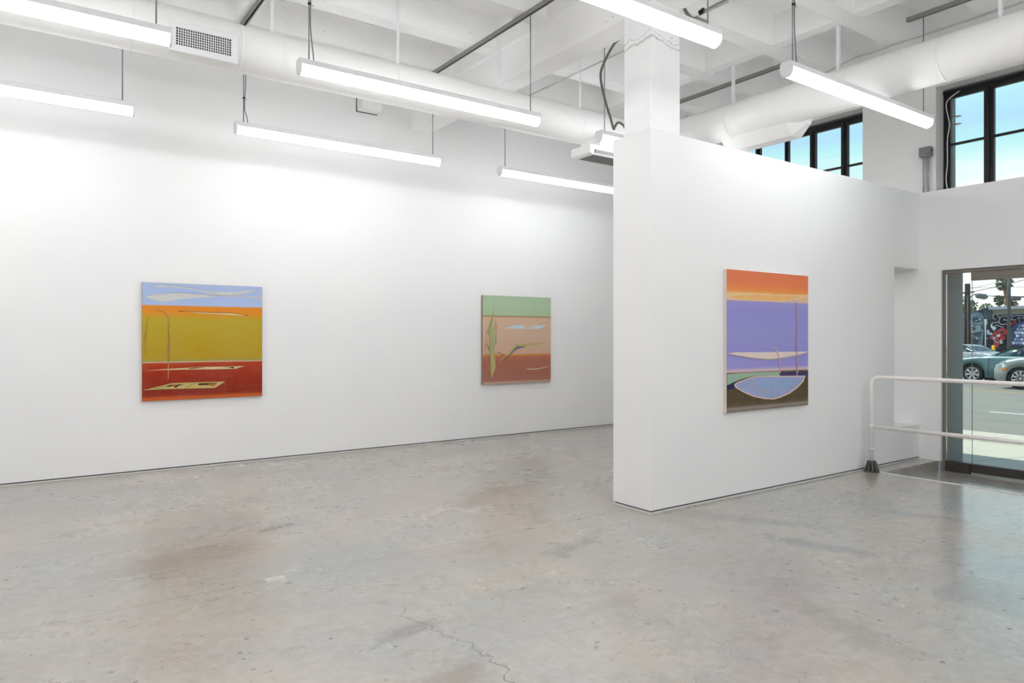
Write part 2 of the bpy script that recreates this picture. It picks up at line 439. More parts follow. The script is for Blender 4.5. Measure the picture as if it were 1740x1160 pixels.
# concrete stubs showing through the cuts in the left wall
for (x0, x1, z0, dep, lab) in ((3.76, 4.07, 4.61, .20, 'small smooth concrete stub poking out of the left wall under the duct'),
                               (4.66, 4.95, 4.53, .42, 'larger rough broken concrete stub on the left wall, right of the smooth one')):
    b = BM()
    vs = box(b, x0+.012, x1-.012, YL-dep, YL+.02, z0+.012, 5.19)
    root = thing('beam_stub', lab, 'beam stub', (x0, YL, z0))
    o = obj('concrete_end', b, M_CONC, root, bevel=.02)
    b = BM(); box(b, x0, x0+.014, YL-.004, YL+.012, z0, 5.19); box(b, x0, x1, YL-.004, YL+.012, z0, z0+.012)
    obj('wall_cut', b, M_GAP, root)

# ---------------------------------------------------------------- clerestory windows
def window(idx, y0, y1, mull, muz):
    XW = 9.90
    root = sempty('window_%d' % idx, (XW, y1, WZ0))
    z0, z1 = WZ0, WZ1-.03
    b = BM()
    box(b, XW, XW+.06, y0, y1, z1-.095, z1); box(b, XW, XW+.06, y0, y1, z0, z0+.07)
    box(b, XW, XW+.06, y0, y0+.09, z0+.07, z1-.095); box(b, XW, XW+.06, y1-.085, y1, z0+.07, z1-.095)
    box(b, XW-.02, XW, y0, y1, z1-.03, z1+.005)
    obj('window_frame', b, M_BLACK, root, bevel=.004)
    edges = [y0+.09]
    for m0, m1 in sorted(mull): edges += [m0, m1]
    edges.append(y1-.085)
    for m0, m1 in mull:
        b = BM(); box(b, XW-.005, XW+.055, m0, m1, z0+.07, z1-.095)
        box(b, XW-.025, XW-.004, (m0+m1)/2-.012, (m0+m1)/2+.012, z0+.07, z1-.06)
        obj('mullion', b, M_BLACK, root, bevel=.003)
    for i in range(0, len(edges), 2):
        a, c = edges[i], edges[i+1]
        if c-a < .02: continue
        for mz in muz:
            b = BM(); box(b, XW+.005, XW+.045, a, c, mz-.014, mz+.014); obj('muntin', b, M_BLACK, root)
        zz = [z0+.07]+list(muz)+[z1-.095]
        for q in range(len(zz)-1):
            b = BM(); box(b, XW+.022, XW+.027, a-.004, c+.004, zz[q]-.004 if q == 0 else zz[q]+.01, zz[q+1]-.01 if q < len(zz)-2 else zz[q+1]+.004)
            obj('pane', b, M_GLASS, root)
    return root
window(1, W1[0], W1[1], [(5.525, 5.625), (6.03, 6.12), (6.485, 6.55), (7.0, 7.085), (7.5, 7.57)], [4.045])
window(2, W2[0], W2[1], [(3.65, 3.76), (3.12, 3.19), (2.6, 2.7), (2.1, 2.17), (1.5, 1.6)], [4.045])

# ---------------------------------------------------------------- glass entrance
door = sempty('door_1', (9.5, D1, -.12))
b = BM()
box(b, 9.45, 9.53, D1-.03, D1-.002, -.12, DZ); box(b, 9.45, 9.53, D0, D0+.03, -.12, DZ); box(b, 9.45, 9.53, D0+.03, D1-.03, DZ-.045, DZ)
obj('door_frame', b, M_BRONZE, door, bevel=.003)
b = BM(); box(b, 9.46, 9.54, D0, D1-.32, -.12, -.098); obj('threshold', b, plain('threshold_aluminium', (190, 198, 205), .3, .8), door)
b = BM(); tube(b, [(9.425, D1+.004, z) for z in (.0, 2.3)], .006, 8)
for z in (.33, 1.08, 1.9): box(b, 9.418, 9.44, D1-.008, D1+.008, z-.008, z+.008)
obj('edge_bead', b, M_WMET, door)
# side light
b = BM(); box(b, 9.455, 9.535, 3.737, D1-.031, -.118, .008); obj('bottom_rail', b, M_BRONZED, door, bevel=.004)
b = BM(); box(b, 9.49, 9.502, 3.739, D1-.031, .006, DZ-.046); obj('side_light', b, M_GLASSD, door)
yy = 3.735
for k, wd in enumerate((.98, .98, 1.06)):
    y0, y1 = yy-wd, yy
    lf = BM(); box(lf, 9.484, 9.496, y0+.004, y1-.004, .006, DZ-.146); leaf = obj('door_leaf', lf, M_GLASSD, door)
    b = BM(); box(b, 9.455, 9.525, y0+.004, y1-.004, -.096, .008); obj('bottom_rail', b, M_BRONZED, leaf, bevel=.004)
    b = BM(); box(b, 9.455, 9.525, y0+.004, y1-.004, DZ-.147, DZ-.048); obj('top_rail', b, M_BRONZE, leaf, bevel=.003)
    b = BM(); box(b, 9.4835, 9.4965, y1-.006, y1-.0035, .006, DZ-.146); obj('glass_edge', b, plain('glass_edge', (58, 84, 84), .2), leaf)
    yy = y0

# ================================================================ DUCTS
R1 = .212; Z1 = 4.21; YD = 6.75; XD = 7.2; R2 = .218
b = BM()
path = [Vector((XB+.02, YD, Z1)), Vector((4, YD, Z1)), Vector((XD-.5, YD, Z1))]
path += [Vector((XD-.5+.5*math.sin(a), YD-.5+.5*math.cos(a), Z1)) for a in [PI/2*i/10 for i in range(1, 11)]]
path += [Vector((XD, 4, Z1-.02)), Vector((XD, YB+.02, Z1-.03))]
tube(b, path, R1, 48)
duct = obj('duct_run', b, M_DUCT)
tag(duct, 'fat round white air duct running under the ceiling and turning along the windows', 'duct')
for x in (.78, 1.66, 2.03, 3.2, 5.72, -1.2):
    b = BM(); tube(b, [(x-.012, YD, Z1), (x-.008, YD, Z1), (x+.008, YD, Z1), (x+.012, YD, Z1)], [R1+.0015, R1+.004, R1+.004, R1+.0015], 48, cap=False)
    obj('seam', b, M_DUCT, duct)
for y in (5.45, 3.94, 3.05, 1.6):
    b = BM(); z = Z1-.021; tube(b, [(XD, y-.012, z), (XD, y-.008, z), (XD, y+.008, z), (XD, y+.012, z)], [R1+.0015, R1+.005, R1+.005, R1+.0015], 48, cap=False)
    obj('seam', b, M_DUCT, duct)
# hanger straps
def strap(x, y, ax):
    b = BM()
    if ax == 'x': box(b, x-.014, x+.014, y-.0015, y+.0015, Z1+R1-.01, JB+.2)
    else: box(b, x-.016, x+.016, y-.016, y+.016, Z1+R1-.03, JB+.2)
    o = obj('hanger_strap', b, M_WMET, duct)
for x in (.75, 1.96, 3.26, 4.55, 5.77): strap(x, YD-.06, 'x')
for y in (5.47, 4.12, 2.6): strap(XD, y, 'y')

# register on the duct (face tilted slightly down to the room)
def register(x0, x1, yc, zc, w_, h_, tilt, name, label, nx, nz, depth=.16, far=False):
    root = thing(name, label, 'vent', ((x0+x1)/2, yc, zc))
    M = Matrix.Translation(((x0+x1)/2, yc, zc)) @ Matrix.Rotation(tilt, 4, 'X')
    W, H = (x1-x0)/2, h_/2; fr = .055
    b = BM()
    for a in ((-W, W, -.0, .012, H-fr+.012, H), (-W, W, 0, .012, -H, -H+fr), (-W, -W+fr, 0, .012, -H+fr, H-fr+.012), (W-fr, W, 0, .012, -H+fr, H-fr+.012)):
        box(b, *a, M=M)
    obj('register_frame', b, M_WMET, root)
    b = BM(); box(b, -W+.02, W-.02, .0125, depth, -H+.02, H-.02, M=M); obj('collar', b, M_DUCT, root)
    b = BM(); box(b, -W+fr, W-fr, .0095, .0122, -H+fr, H-fr+.012, M=M); obj('vent_opening', b, M_DARK, root)
    b = BM()
    xa, xb, za, zb = -W+fr, W-fr, -H+fr, H-fr+.012
    for i in range(1, nx):
        x = xa+(xb-xa)*i/nx; box(b, x-.0032, x+.0032, .001, .009, za, zb, M=M)
    for i in range(1, nz):
        z = za+(zb-za)*i/nz; box(b, xa, xb, .004, .009, z-.0022, z+.0022, M=M)
    obj('louvre_grid', b, M_WMET, root)
register(1.045, 1.60, 6.495, 4.10, 0, .245, .05, 'air_register', 'white louvred air register on the duct near the left tube lights', 24, 7, .12)
# downward register near the column
root = thing('air_register', 'boxy white air register hanging below the duct beside the column', 'vent', (5.95, 6.55, 3.85))
b = BM()
prism(b, [(5.70, 3.905), (5.70, 3.80), (5.735, 3.785), (6.42, 3.785), (6.42, 4.02), (5.86, 4.02), (5.86, 3.905)], lambda x, z: Vector((x, 6.42, z)), lambda x, z: Vector((x, 6.78, z)))
obj('collar', b, M_DUCT, root, bevel=.004)
b = BM(); box(b, 5.77, 6.40, 6.415, 6.423, 3.797, 3.842); box(b, 5.78, 6.38, 6.45, 6.72, 3.782, 3.786)
obj('vent_opening', b, plain('grille_grey', (112, 112, 112), .6), root)
b = BM()
for i in range(28): box(b, 5.785+i*.0225, 5.79+i*.0225, 6.408, 6.415, 3.797, 3.842)
box(b, 5.765, 6.405, 6.408, 6.418, 3.843, 3.848); box(b, 5.765, 6.405, 6.408, 6.418, 3.790, 3.796)
obj('louvre_grid', b, M_WMET, root)
# scoop box on the window side of the duct
root = thing('duct_scoop', 'angular white metal scoop under the duct in front of the left window', 'duct scoop', (7.4, 5.1, 3.9))
b = BM()
sec = [(7.14, 4.0), (7.28, 3.865), (7.46, 3.865), (7.50, 3.98), (7.36, 4.1)]
a = [b.verts.new((x, 5.62, z)) for x, z in sec]; m = [b.verts.new((x, 4.72, z)) for x, z in sec]
sec2 = [(7.18, 4.02), (7.30, 3.965), (7.38, 3.97), (7.42, 4.04), (7.32, 4.1)]
e = [b.verts.new((x, 4.55, z)) for x, z in sec2]
for p, q in ((a, m), (m, e)):
    for k in range(5): b.faces.new((p[k], p[(k+1) % 5], q[(k+1) % 5], q[k]))
b.faces.new(a[::-1]); b.faces.new(e)
obj('scoop_body', b, M_DUCT, root, bevel=.004)
b = BM(); box(b, 7.28, 7.46, 5.622, 5.626, 3.885, 3.98); obj('vent_opening', b, plain('grille_grey', (112, 112, 112)), root)

# ---------------------------------------------------------------- strut channels
def strut(x, y0, y1, label):
    b = BM(); z1 = JB; z0 = JB-.042; t = .003; h = .0205
    for a in ((x-h, x+h, z1-t, z1), (x-h, x-h+t, z0, z1-t), (x+h-t, x+h, z0, z1-t), (x-h, x-h+.011, z0-t, z0), (x+h-.011, x+h, z0-t, z0)):
        box(b, a[0], a[1], y0, y1, a[2], a[3])
    box(b, x-h+t, x+h-t, y0+.001, y1-.001, z1-.008, z1-t, mi=1)
    o = obj('strut_channel', b, [M_STRUT, M_DARK]); tag(o, label, 'strut', 'strut channels under the joists')
strut(1.955, YB+.1, 8.6, 'dark steel strut channel under the ceiling just right of the left air register')
strut(4.27, YB+.1, 8.6, 'long grey steel strut channel carrying the middle tube lights, left of the big girder')
strut(7.62, 5.06, 8.6, 'grey steel strut channel crossing the ceiling between column and right tube light')
strut(7.60, YB+.1, 3.6, 'short grey steel strut channel at top right above the window duct')

# ---------------------------------------------------------------- tube lights
def tube_light_parts(root, L, rods=(.09, 2.4), cables=True, cap=False):
    """length along +X, top at z=0"""
    hw = .056
    hous = [(-hw+.012, 0), (hw-.012, 0), (hw-.003, -.006), (hw, -.018), (hw, -.05), (-hw, -.05), (-hw, -.018), (-hw+.003, -.006)]
    b = BM(); prism(b, hous, lambda y, z: Vector((.012, y, z)), lambda y, z: Vector((L-.012, y, z)))
    obj('housing', b, M_WMET, root)
    dif = [(-hw+.002, -.05), (-hw+.002, -.058)]+[(hw*.955*math.cos(a), -.074-.054*math.sin(-a)) for a in [PI+PI*i/6 for i in range(7)]]+[(hw-.002, -.058), (hw-.002, -.05)]
    b = BM(); prism(b, dif, lambda y, z: Vector((.014, y, z)), lambda y, z: Vector((L-.014, y, z)), smooth=False)
    obj('diffuser', b, M_TUBE, root)
    capp = [(-hw-.003, -.016), (-hw+.012, .003), (hw-.012, .003), (hw+.003, -.016), (hw+.003, -.07)]+[(hw*1.03*math.cos(a), -.074-.058*math.sin(-a)) for a in [PI*2-PI*i/12 for i in range(13)]][1:-1]+[(-hw-.003, -.07)]
    for x0, x1 in ((0, .014), (L-.014, L)):
        b = BM(); prism(b, capp, lambda y, z: Vector((x0, y, z)), lambda y, z: Vector((x1, y, z))); obj('end_cap', b, M_WMET, root)
    for rx in rods:
        b = BM(); tube(b, [(rx, 0, -.01), (rx, 0, JB-3.85-.035)], .0058, 8); obj('suspension_rod', b, M_ROD, root)
def light(x, y, label, group='suspended tube lights', L=2.5):
    r = thing('tube_light', label, 'light', (x, y, 3.85), 0, group, local=True)
    return r
TL = [ # x, y, label
 (1.90, 5.76, 'large lit tube light in the middle, hanging in front of the white duct'),
 (-1.56, 5.76, 'lit tube light at top left, its right end beside the air register'),
 (5.30, 5.83, 'tube light mostly hidden behind the column, only its lit left end visible'),
 (1.90, 7.83, 'lower middle tube light near the left wall, between two others in its row'),
 (-1.56, 7.80, 'lit tube light at far left near the wall, cut off by the picture edge'),
 (5.31, 7.81, 'tube light near the far wall running behind the partition edge'),
 (5.25, 3.46, 'tube light hanging at right over the partition in front of the windows'),
 (1.80, 3.42, 'nearest lit tube light crossing the top of the column'),
]
TUBE_ROOT = light(*TL[0])
tube_light_parts(TUBE_ROOT, 2.5)
for x, y, lab in TL[1:]:
    r = dup(TUBE_ROOT, (x, y, 3.85)); r['label'] = lab
for x, y in ((-5.05, 7.8), (-5.05, 5.76), (-1.56, 3.42), (-5.05, 3.42), (1.8, 1.1), (5.25, 1.1), (-1.56, 1.1), (-1.56, -1.3), (1.8, -1.3), (5.25, -1.3), (5.25, -3.2), (1.8, -3.2), (-1.56, -3.2), (-5.05, 1.1), (-5.05, -1.3), (-5.05, -3.2)):  # extra fixtures added out of view to brighten walls, ceiling and floor
    r = dup(TUBE_ROOT, (x, y, 3.85)); r['label'] = 'suspended tube light added out of view to brighten the room'; r['group'] = 'tube lights added out of view'
def cable(name, pts, r, m, label, cat='cable', sp=6, ties=()):
    b = BM(); P = spline(pts, sp); tube(b, P, r, 8)
    for t in ties:
        t = Vector(t); box(b, t.x-.012, t.x+.012, t.y-.012, t.y+.012, t.z-.006, t.z+.006, mi=1)
        tube(b, [t, t+Vector((.03, -.01, -.02))], .0025, 5, mi=1)
    o = obj(name, b, [m, M_DARK]); tag(o, label, cat); return o
def feed(x, y, label, ztie=4.45):
    z0, z1 = 3.85, JB-.01
    cable('power_cable', [(x+.045, y-.012, z0), (x+.036, y-.012, z0+.07), (x+.014, y-.012, max(z0+.14, ztie-.2)), (x+.014, y-.012, ztie), (x+.022, y-.014, ztie+.2), (x+.012, y-.012, z1)], .0052, M_CABLE, label, ties=[(x+.006, y-.01, ztie)])
feed(1.985, 5.76, 'thin grey power cable tied to the left rod of the large middle tube light', 4.33)
feed(1.985, 7.83, 'thin grey power cable tied to the left rod of the lower middle tube light', 4.12)
feed(5.335, 3.46, 'thin grey power cable tied to the rod of the right tube light', 4.35)
cable('flexible_conduit', [(5.50, 5.72, 4.875), (5.46, 5.76, 4.82), (5.35, 5.8, 4.60), (5.305, 5.8, 4.44), (5.37, 5.8, 4.2), (5.45, 5.8, 4.02), (5.50, 5.8, 3.9), (5.53, 5.81, 3.93), (5.58, 5.81, 3.985), (5.66, 5.81, 3.97), (5.74, 5.82, 3.90), (5.80, 5.82, 3.86)], .014, M_FLEX,
      'thick grey armoured cable looping down to the tube light beside the column', 'cable', 8)
# junction box and conduit by the column
root = thing('junction_box', 'small grey steel junction box under the girder just right of the column top', 'junction box', (5.17, 4.33, 4.5))
b = BM(); box(b, 5.10, 5.26, 4.28, 4.38, 4.455, 4.50); obj('box_body', b, M_STRUT, root, bevel=.004)
b = BM(); tube(b, [(5.13, 4.27, 4.53), (5.13, 4.22, 4.54)], .022, 10); obj('connector', b, M_DARK, root)
cable('steel_conduit', [(5.13, 4.24, 4.53), (5.13, 4.0, 4.535), (5.13, 3.4, 4.54), (5.13, 2.2, 4.54)], .011, M_STRUT, 'thin grey conduit rising from the junction box to the top edge')
cable('flexible_conduit', [(4.89, 4.33, 4.60), (4.96, 4.32, 4.56), (5.04, 4.32, 4.50), (5.11, 4.32, 4.485)], .015, M_FLEX, 'short armoured cable between column top and junction box')
# painted conduits on the ceiling
b = BM(); tube(b, [(5.72, y, 4.85) for y in (8.5, 7.0, 4.4)], .009, 8)
tag(obj('ceiling_conduit', b, plain('conduit_paint', (196, 196, 192), .5)), 'thin painted conduit under the ceiling left of the column', 'conduit')
b = BM(); tube(b, spline([(7.95, 4.75, 4.72), (8.02, 4.62, 4.78), (8.13, 4.45, 4.86), (8.14, 4.2, 4.865), (8.14, 3, 4.865), (8.14, 0, 4.865)], 5), .011, 8)
tag(obj('ceiling_conduit', b, plain('conduit_paint', (196, 196, 192), .5)), 'thin painted conduit running along the ceiling beside the window duct', 'conduit')

# ---------------------------------------------------------------- electric box, conduits and cable at the window pier
root = thing('electrical_box', 'grey electrical box on the wall between the two high windows', 'electrical box', (9.64, 4.33, 3.95))
b = BM(); box(b, 9.60, 9.69, 4.262, 4.40, 3.885, 4.01); obj('box_body', b, plain('box_grey', (138, 138, 138), .5, .2), root, bevel=.004)
b = BM(); tube(b, [(9.595, 4.285, 3.915), (9.60, 4.285, 3.915)], .008, 8); obj('screw', b, M_DARK, root)
b = BM(); tube(b, [(9.64, 4.262, 3.96), (9.64, 4.25, 3.96)], .007, 8); obj('latch', b, M_DARK, root)
for y0, y1, r in ((4.365, 4.365, .011), (4.335, 4.325, .012), (4.305, 4.30, .009)):
    b = BM()
    if r == .012: P = spline([(9.655, y0, 3.885), (9.655, y0, 3.6), (9.655, y0-.002, 3.46), (9.655, y0-.03, 3.41), (9.655, 4.24, 3.397)], 5)
    else: P = [(9.655, y0, 3.885), (9.655, (y0+y1)/2+.004, 3.7), (9.655, y1, 3.39)]
    tube(b, P, r, 8); tube(b, [(9.655, y0, 3.89), (9.655, y0, 3.865)], r+.006, 8)
    obj('conduit', b, plain('conduit_steel', (182, 184, 186), .4, .3), root)
cable('window_cable', [(9.86, 4.02, 4.70), (9.86, 4.10, 4.66), (9.86, 4.17, 4.60), (9.86, 4.175, 4.5), (9.86, 4.14, 4.3), (9.86, 4.165, 4.1), (9.86, 4.165, 3.8), (9.86, 4.18, 3.6), (9.86, 4.16, 3.42)], .0065, M_RAIL,
      'pale cable clipped down the black frame of the right window')

# ================================================================ HAND RAIL
root = thing('guard_rail', 'white painted pipe guard rail with grey clamp foot at the entrance edge', 'railing', (8.0, 4.17, 0))
xr = 8.02; zt, zm, yp = 1.088, .518, 4.19
b = BM(); r = .09
P = [Vector((xr, yp, .10)), Vector((xr, yp, zt-r))]+[Vector((xr, yp-r+r*math.cos(a), zt-r+r*math.sin(a))) for a in [PI/2*i/6 for i in range(1, 7)]]+[Vector((xr, 2.5, zt)), Vector((xr, .8, zt))]
tube(b, P, .0225, 16); obj('top_rail', b, M_RAIL, root)
b = BM(); tube(b, [(xr, yp-.01, zm), (xr, .8, zm)], .0225, 16); obj('middle_rail', b, M_RAIL, root)
b = BM(); tube(b, [(xr, .8, .0), (xr, .8, zt)], .0225, 16); obj('post', b, M_RAIL, root)
b = BM(); tube(b, [(xr, yp, .26), (xr, yp, .262), (xr, yp, .276), (xr, yp, .278)], [.0228, .024, .024, .0228], 16, cap=False); obj('collar', b, M_RAIL, root)
b = BM(); tube(b, [(xr, yp, zm-.03), (xr, yp, zm+.03)], .0245, 16); obj('collar', b, M_RAIL, root)
M_CAST = plain('cast_iron', (98, 98, 94), .5, .35, .5, .2, 50)
b = BM()
tube(b, [(xr, yp, 0), (xr, yp, .012)], .085, 24, smooth=False)
tube(b, [(xr, yp, .012), (xr, yp, .125), (xr, yp, .13)], [.045, .034, .03], 20)
for k in range(10):
    a = 2*PI*k/10; M = Matrix.Translation((xr, yp, 0)) @ Matrix.Rotation(a, 4, 'Z')
    prism(b, [(.03, .012), (.078, .012), (.046, .128), (.03, .128)], lambda x, z: M @ Vector((x, -.006, z)), lambda x, z: M @ Vector((x, .006, z)))
obj('clamp_foot', b, M_CAST, root)

# ================================================================ PAINTINGS
def band_mat(name, z0, z1, stops, x0=None, warp=.006, weave=.03):
    n = NB(name); x, y, z = n.xyz()
    t = n.math('DIVIDE', n.math('SUBTRACT', z1, z), z1-z0)
    t = n.math('ADD', t, n.math('MULTIPLY', n.math('SUBTRACT', n.noise(6, 4), .5), warp))
    c = n.ramp(t, [(p, srgb(*k)) for p, k in stops])
    cl = n.noise(2.6, 5, .6); c = n.mix(n.step(cl, .3, .75, 0, .05), c, n.mix(.5, c, (.75, .70, .62)))
    wv = n.noise(1, 2, vec=n.mapping((9, 9, 260))); wh = n.noise(1, 2, vec=n.mapping((260, 9, 9)))
    c = n.mix(n.step(n.math('MULTIPLY', wv, wh), .2, .34, 0, weave), c, (.82, .78, .7))
    n.bump(n.math('ADD', wv, wh), .1, .001)
    return n.out(c, .75, 0, .15)
class Painting:
    def __init__(s, name, label, org, sc, plane, x0, x1, z0, z1, stops, edge, depth=.035):
        s.org, s.sc, s.plane = org, sc, plane; s.mats = []; s.bm = BM(); s.k = 0
        s.root = thing(name, label, 'painting', ((x0+x1)/2, plane+depth+.01, z0))
        s.ext = (x0, x1, z0, z1)
        s.mats.append(band_mat(name+'_ground', z0, z1, stops))
        box(s.bm, x0, x1, plane, plane+.004, z0, z1)
        b = BM(); box(b, x0+.0005, x1-.0005, plane+.004, plane+depth, z0+.0005, z1-.0005)
        obj('stretcher_frame', b, plain('canvas_edge_%d_%d_%d' % edge, edge, .8, 0, .2), s.root)
    def w(s, p):
        q = on(s.org[0]+p[0]/s.sc, s.org[1]+p[1]/s.sc, Y=s.plane)
        x0, x1, z0, z1 = s.ext
        return Vector((min(max(q.x, x0), x1), s.plane-.0004*(1+s.k), min(max(q.z, z0), z1)))
    def mi(s, rgb):
        m = plain('paint_%d_%d_%d' % rgb, rgb, .75, 0, .15, .07, 14)
        if m not in s.mats: s.mats.append(m)
        return s.mats.index(m)
    def poly(s, pts, rgb, smooth=0):
        s.k += 1; i = s.mi(rgb)
        if smooth: pts = [p for p in spline([(*p, 0) for p in list(pts)+[pts[0]]], smooth)][:-1]
        v = [s.bm.verts.new(s.w(p)) for p in pts]
        try: f = s.bm.faces.new(v)
        except ValueError: return
        f.normal_update()
        if f.normal.y > 0: f.normal_flip()
        f.material_index = i
    def stroke(s, pts, rgb, w0, w1=None, n=6):
        s.k += 1; i = s.mi(rgb); w1 = w0 if w1 is None else w1
        P = spline([(*p, 0) for p in pts], n); m = len(P); L = []; R = []
        for j, p in enumerate(P):
            t = (P[min(j+1, m-1)]-P[max(j-1, 0)]).normalized(); nn = Vector((-t.y, t.x, 0))
            wd = w0+(w1-w0)*j/(m-1)
            L.append(s.bm.verts.new(s.w(p+nn*wd/2))); R.append(s.bm.verts.new(s.w(p-nn*wd/2)))
        for j in range(m-1):
            f = s.bm.faces.new((L[j], L[j+1], R[j+1], R[j])); f.normal_update()
            if f.normal.y > 0: f.normal_flip()
            f.material_index = i
    def done(s): return obj('painted_canvas', s.bm, s.mats, s.root, recalc=False)

# -- red, ochre and blue painting on the left wall
p = Painting('painting', 'square abstract painting with blue, orange, ochre and red bands on the left wall', (220, 460), 4.832, 8.955, 1.163, 2.50, .813, 2.174,
    [(0, (170, 187, 222)), (.1, (165, 186, 228)), (.188, (172, 190, 226)), (.193, (222, 138, 34)), (.235, (224, 134, 28)), (.275, (208, 148, 34)), (.31, (182, 160, 40)), (.45, (182, 154, 32)), (.64, (180, 148, 30)),
     (.668, (158, 148, 66)), (.6765, (205, 178, 164)), (.683, (188, 70, 28)), (.70, (172, 56, 22)), (.80, (154, 44, 17)), (.95, (140, 38, 16)), (.968, (160, 58, 20)), (.978, (200, 90, 28)), (1, (192, 84, 28))], (150, 120, 70))
g1, g2, g3 = (196, 194, 196), (206, 206, 204), (160, 160, 172)
p.poly([(118, 210), (200, 190), (320, 182), (470, 184), (580, 195), (700, 204), (760, 206), (700, 214), (560, 222), (420, 232), (330, 246), (270, 255), (200, 238)], g2)
p.poly([(165, 122), (240, 114), (330, 118), (450, 134), (560, 152), (700, 172), (850, 174), (1000, 160), (1065, 158), (960, 190), (860, 205), (760, 206), (700, 196), (560, 162), (420, 140), (330, 128), (240, 134)], g2)
p.poly([(700, 200), (900, 203), (1090, 215), (1090, 238), (960, 214), (820, 214)], g1)
p.stroke([(165, 123), (330, 118), (480, 138), (640, 168), (740, 200)], g3, 3, 5)
p.stroke([(118, 211), (320, 182), (480, 184), (760, 208)], g3, 3, 4)
p.stroke([(740, 200), (900, 196), (1060, 158)], g3, 4, 3)
p.poly([(400, 330), (520, 334), (700, 344), (820, 348), (900, 355), (950, 366), (860, 364), (700, 354), (560, 346)], (216, 206, 160))
p.stroke([(400, 330), (540, 336), (700, 345), (830, 348), (980, 366)], (70, 56, 30), 4, 3)
p.stroke([(228, 324), (280, 338), (315, 380), (325, 430), (318, 500), (325, 560), (318, 640), (322, 700), (320, 760)], (146, 122, 76), 5, 7)
p.stroke([(312, 430), (322, 500), (330, 570), (312, 620), (304, 690)], (160, 130, 84), 4)
p.stroke([(326, 560), (336, 620), (330, 700)], (166, 140, 92), 3)
p.stroke([(320, 755), (318, 830), (316, 888)], (206, 138, 80), 8, 6)
p.stroke([(150, 380), (138, 450), (128, 520), (128, 620), (134, 690)], (150, 136, 76), 5)
p.stroke([(148, 440), (142, 510), (136, 560)], (154, 138, 80), 4)
p.poly([(128, 818), (280, 806), (460, 796), (560, 788), (760, 786), (945, 780), (870, 804), (700, 808), (460, 811), (250, 815)], (212, 186, 138))
p.poly([(480, 800), (540, 790), (620, 792), (560, 800), (500, 806)], (140, 96, 70)); p.poly([(620, 794), (770, 788), (720, 800), (640, 804)], (226, 204, 156))
p.poly([(765, 788), (860, 788), (850, 802), (820, 792)], (60, 40, 26))
p.poly([(112, 980), (230, 950), (345, 922), (560, 914), (785, 908), (700, 962), (460, 966), (260, 972)], (196, 176, 112))
p.poly([(300, 948), (335, 934), (450, 930), (400, 945), (380, 962), (360, 944), (320, 952)], (76, 50, 30)); p.poly([(340, 936), (400, 932), (375, 946)], (190, 98, 52))
p.poly([(570, 922), (720, 918), (690, 948), (650, 936), (560, 940)], (84, 58, 34)); p.poly([(640, 930), (716, 922), (690, 946)], (188, 110, 66)); p.stroke([(200, 966), (300, 945), (350, 940)], (110, 84, 40), 3)
p.stroke([(460, 960), (520, 930), (560, 918)], (150, 126, 70), 5, 3)
p.done()
# -- green, pink and brown painting
p = Painting('painting', 'abstract painting with green top, pink middle and rust brown base, nearer the partition', (800, 480), 6.106, 8.955, 5.78, 7.097, .82, 2.184,
    [(0, (168, 193, 160)), (.1, (174, 197, 165)), (.222, (172, 197, 157)), (.229, (128, 120, 62)), (.236, (190, 150, 118)), (.25, (212, 178, 150)), (.45, (210, 178, 156)), (.66, (206, 170, 144)), (.672, (200, 134, 74)), (.684, (206, 124, 48)),
     (.694, (180, 112, 88)), (.75, (172, 106, 87)), (.9, (166, 108, 90)), (.965, (170, 114, 96)), (.985, (188, 160, 144)), (1, (180, 150, 132))], (140, 116, 98))
p.poly([(340, 474), (400, 458), (470, 440), (560, 441), (790, 441), (760, 458), (695, 482), (520, 478), (400, 478)], (196, 212, 220))
p.poly([(530, 446), (600, 440), (660, 424), (716, 402), (706, 424), (660, 456), (600, 472), (560, 470), (545, 455)], (208, 190, 166))
p.poly([(290, 820), (360, 760), (420, 690), (450, 656), (475, 640), (600, 630), (790, 622), (700, 645), (590, 660), (520, 670), (480, 668), (440, 700), (380, 760), (330, 806)], (186, 172, 118))
p.poly([(330, 808), (380, 766), (440, 700), (480, 660), (590, 661), (520, 678), (480, 690), (430, 730), (360, 790), (300, 824)], (116, 118, 132))
p.stroke([(275, 718), (330, 748), (400, 790), (480, 840), (560, 882)], (186, 118, 58), 5, 8); p.stroke([(275, 720), (340, 752)], (90, 66, 48), 5)
p.poly([(560, 878), (600, 890), (650, 892), (720, 884), (830, 862), (760, 886), (680, 900), (610, 906)], (204, 184, 160))
gr = (172, 174, 128)
p.poly([(242, 262), (232, 340), (214, 460), (200, 540), (190, 590), (180, 540), (168, 496), (190, 430), (216, 350)], (158, 166, 116))
p.poly([(246, 396), (256, 440), (262, 480), (240, 530), (200, 560), (210, 520), (230, 470)], (176, 178, 124))
p.poly([(200, 570), (250, 525), (264, 560), (268, 610), (240, 690), (215, 760), (196, 700)], gr)
p.poly([(200, 740), (240, 690), (250, 780), (254, 880), (236, 930), (225, 965), (208, 990), (198, 900)], (186, 178, 118))
p.stroke([(168, 498), (160, 560), (168, 620), (186, 700)], (110, 92, 60), 3); p.stroke([(150, 628), (186, 700)], (96, 76, 56), 4); p.stroke([(150, 630), (148, 700), (158, 760)], (124, 98, 72), 2.5)
p.stroke([(190, 580), (192, 700), (204, 880), (206, 985)], (130, 100, 64), 3); p.stroke([(240, 700), (238, 800), (222, 900)], (132, 96, 60), 3); p.stroke([(248, 392), (266, 470), (262, 540), (252, 640)], (96, 92, 64), 3)
p.stroke([(240, 250), (236, 300), (228, 345)], (176, 190, 150), 5, 8)
p.done()
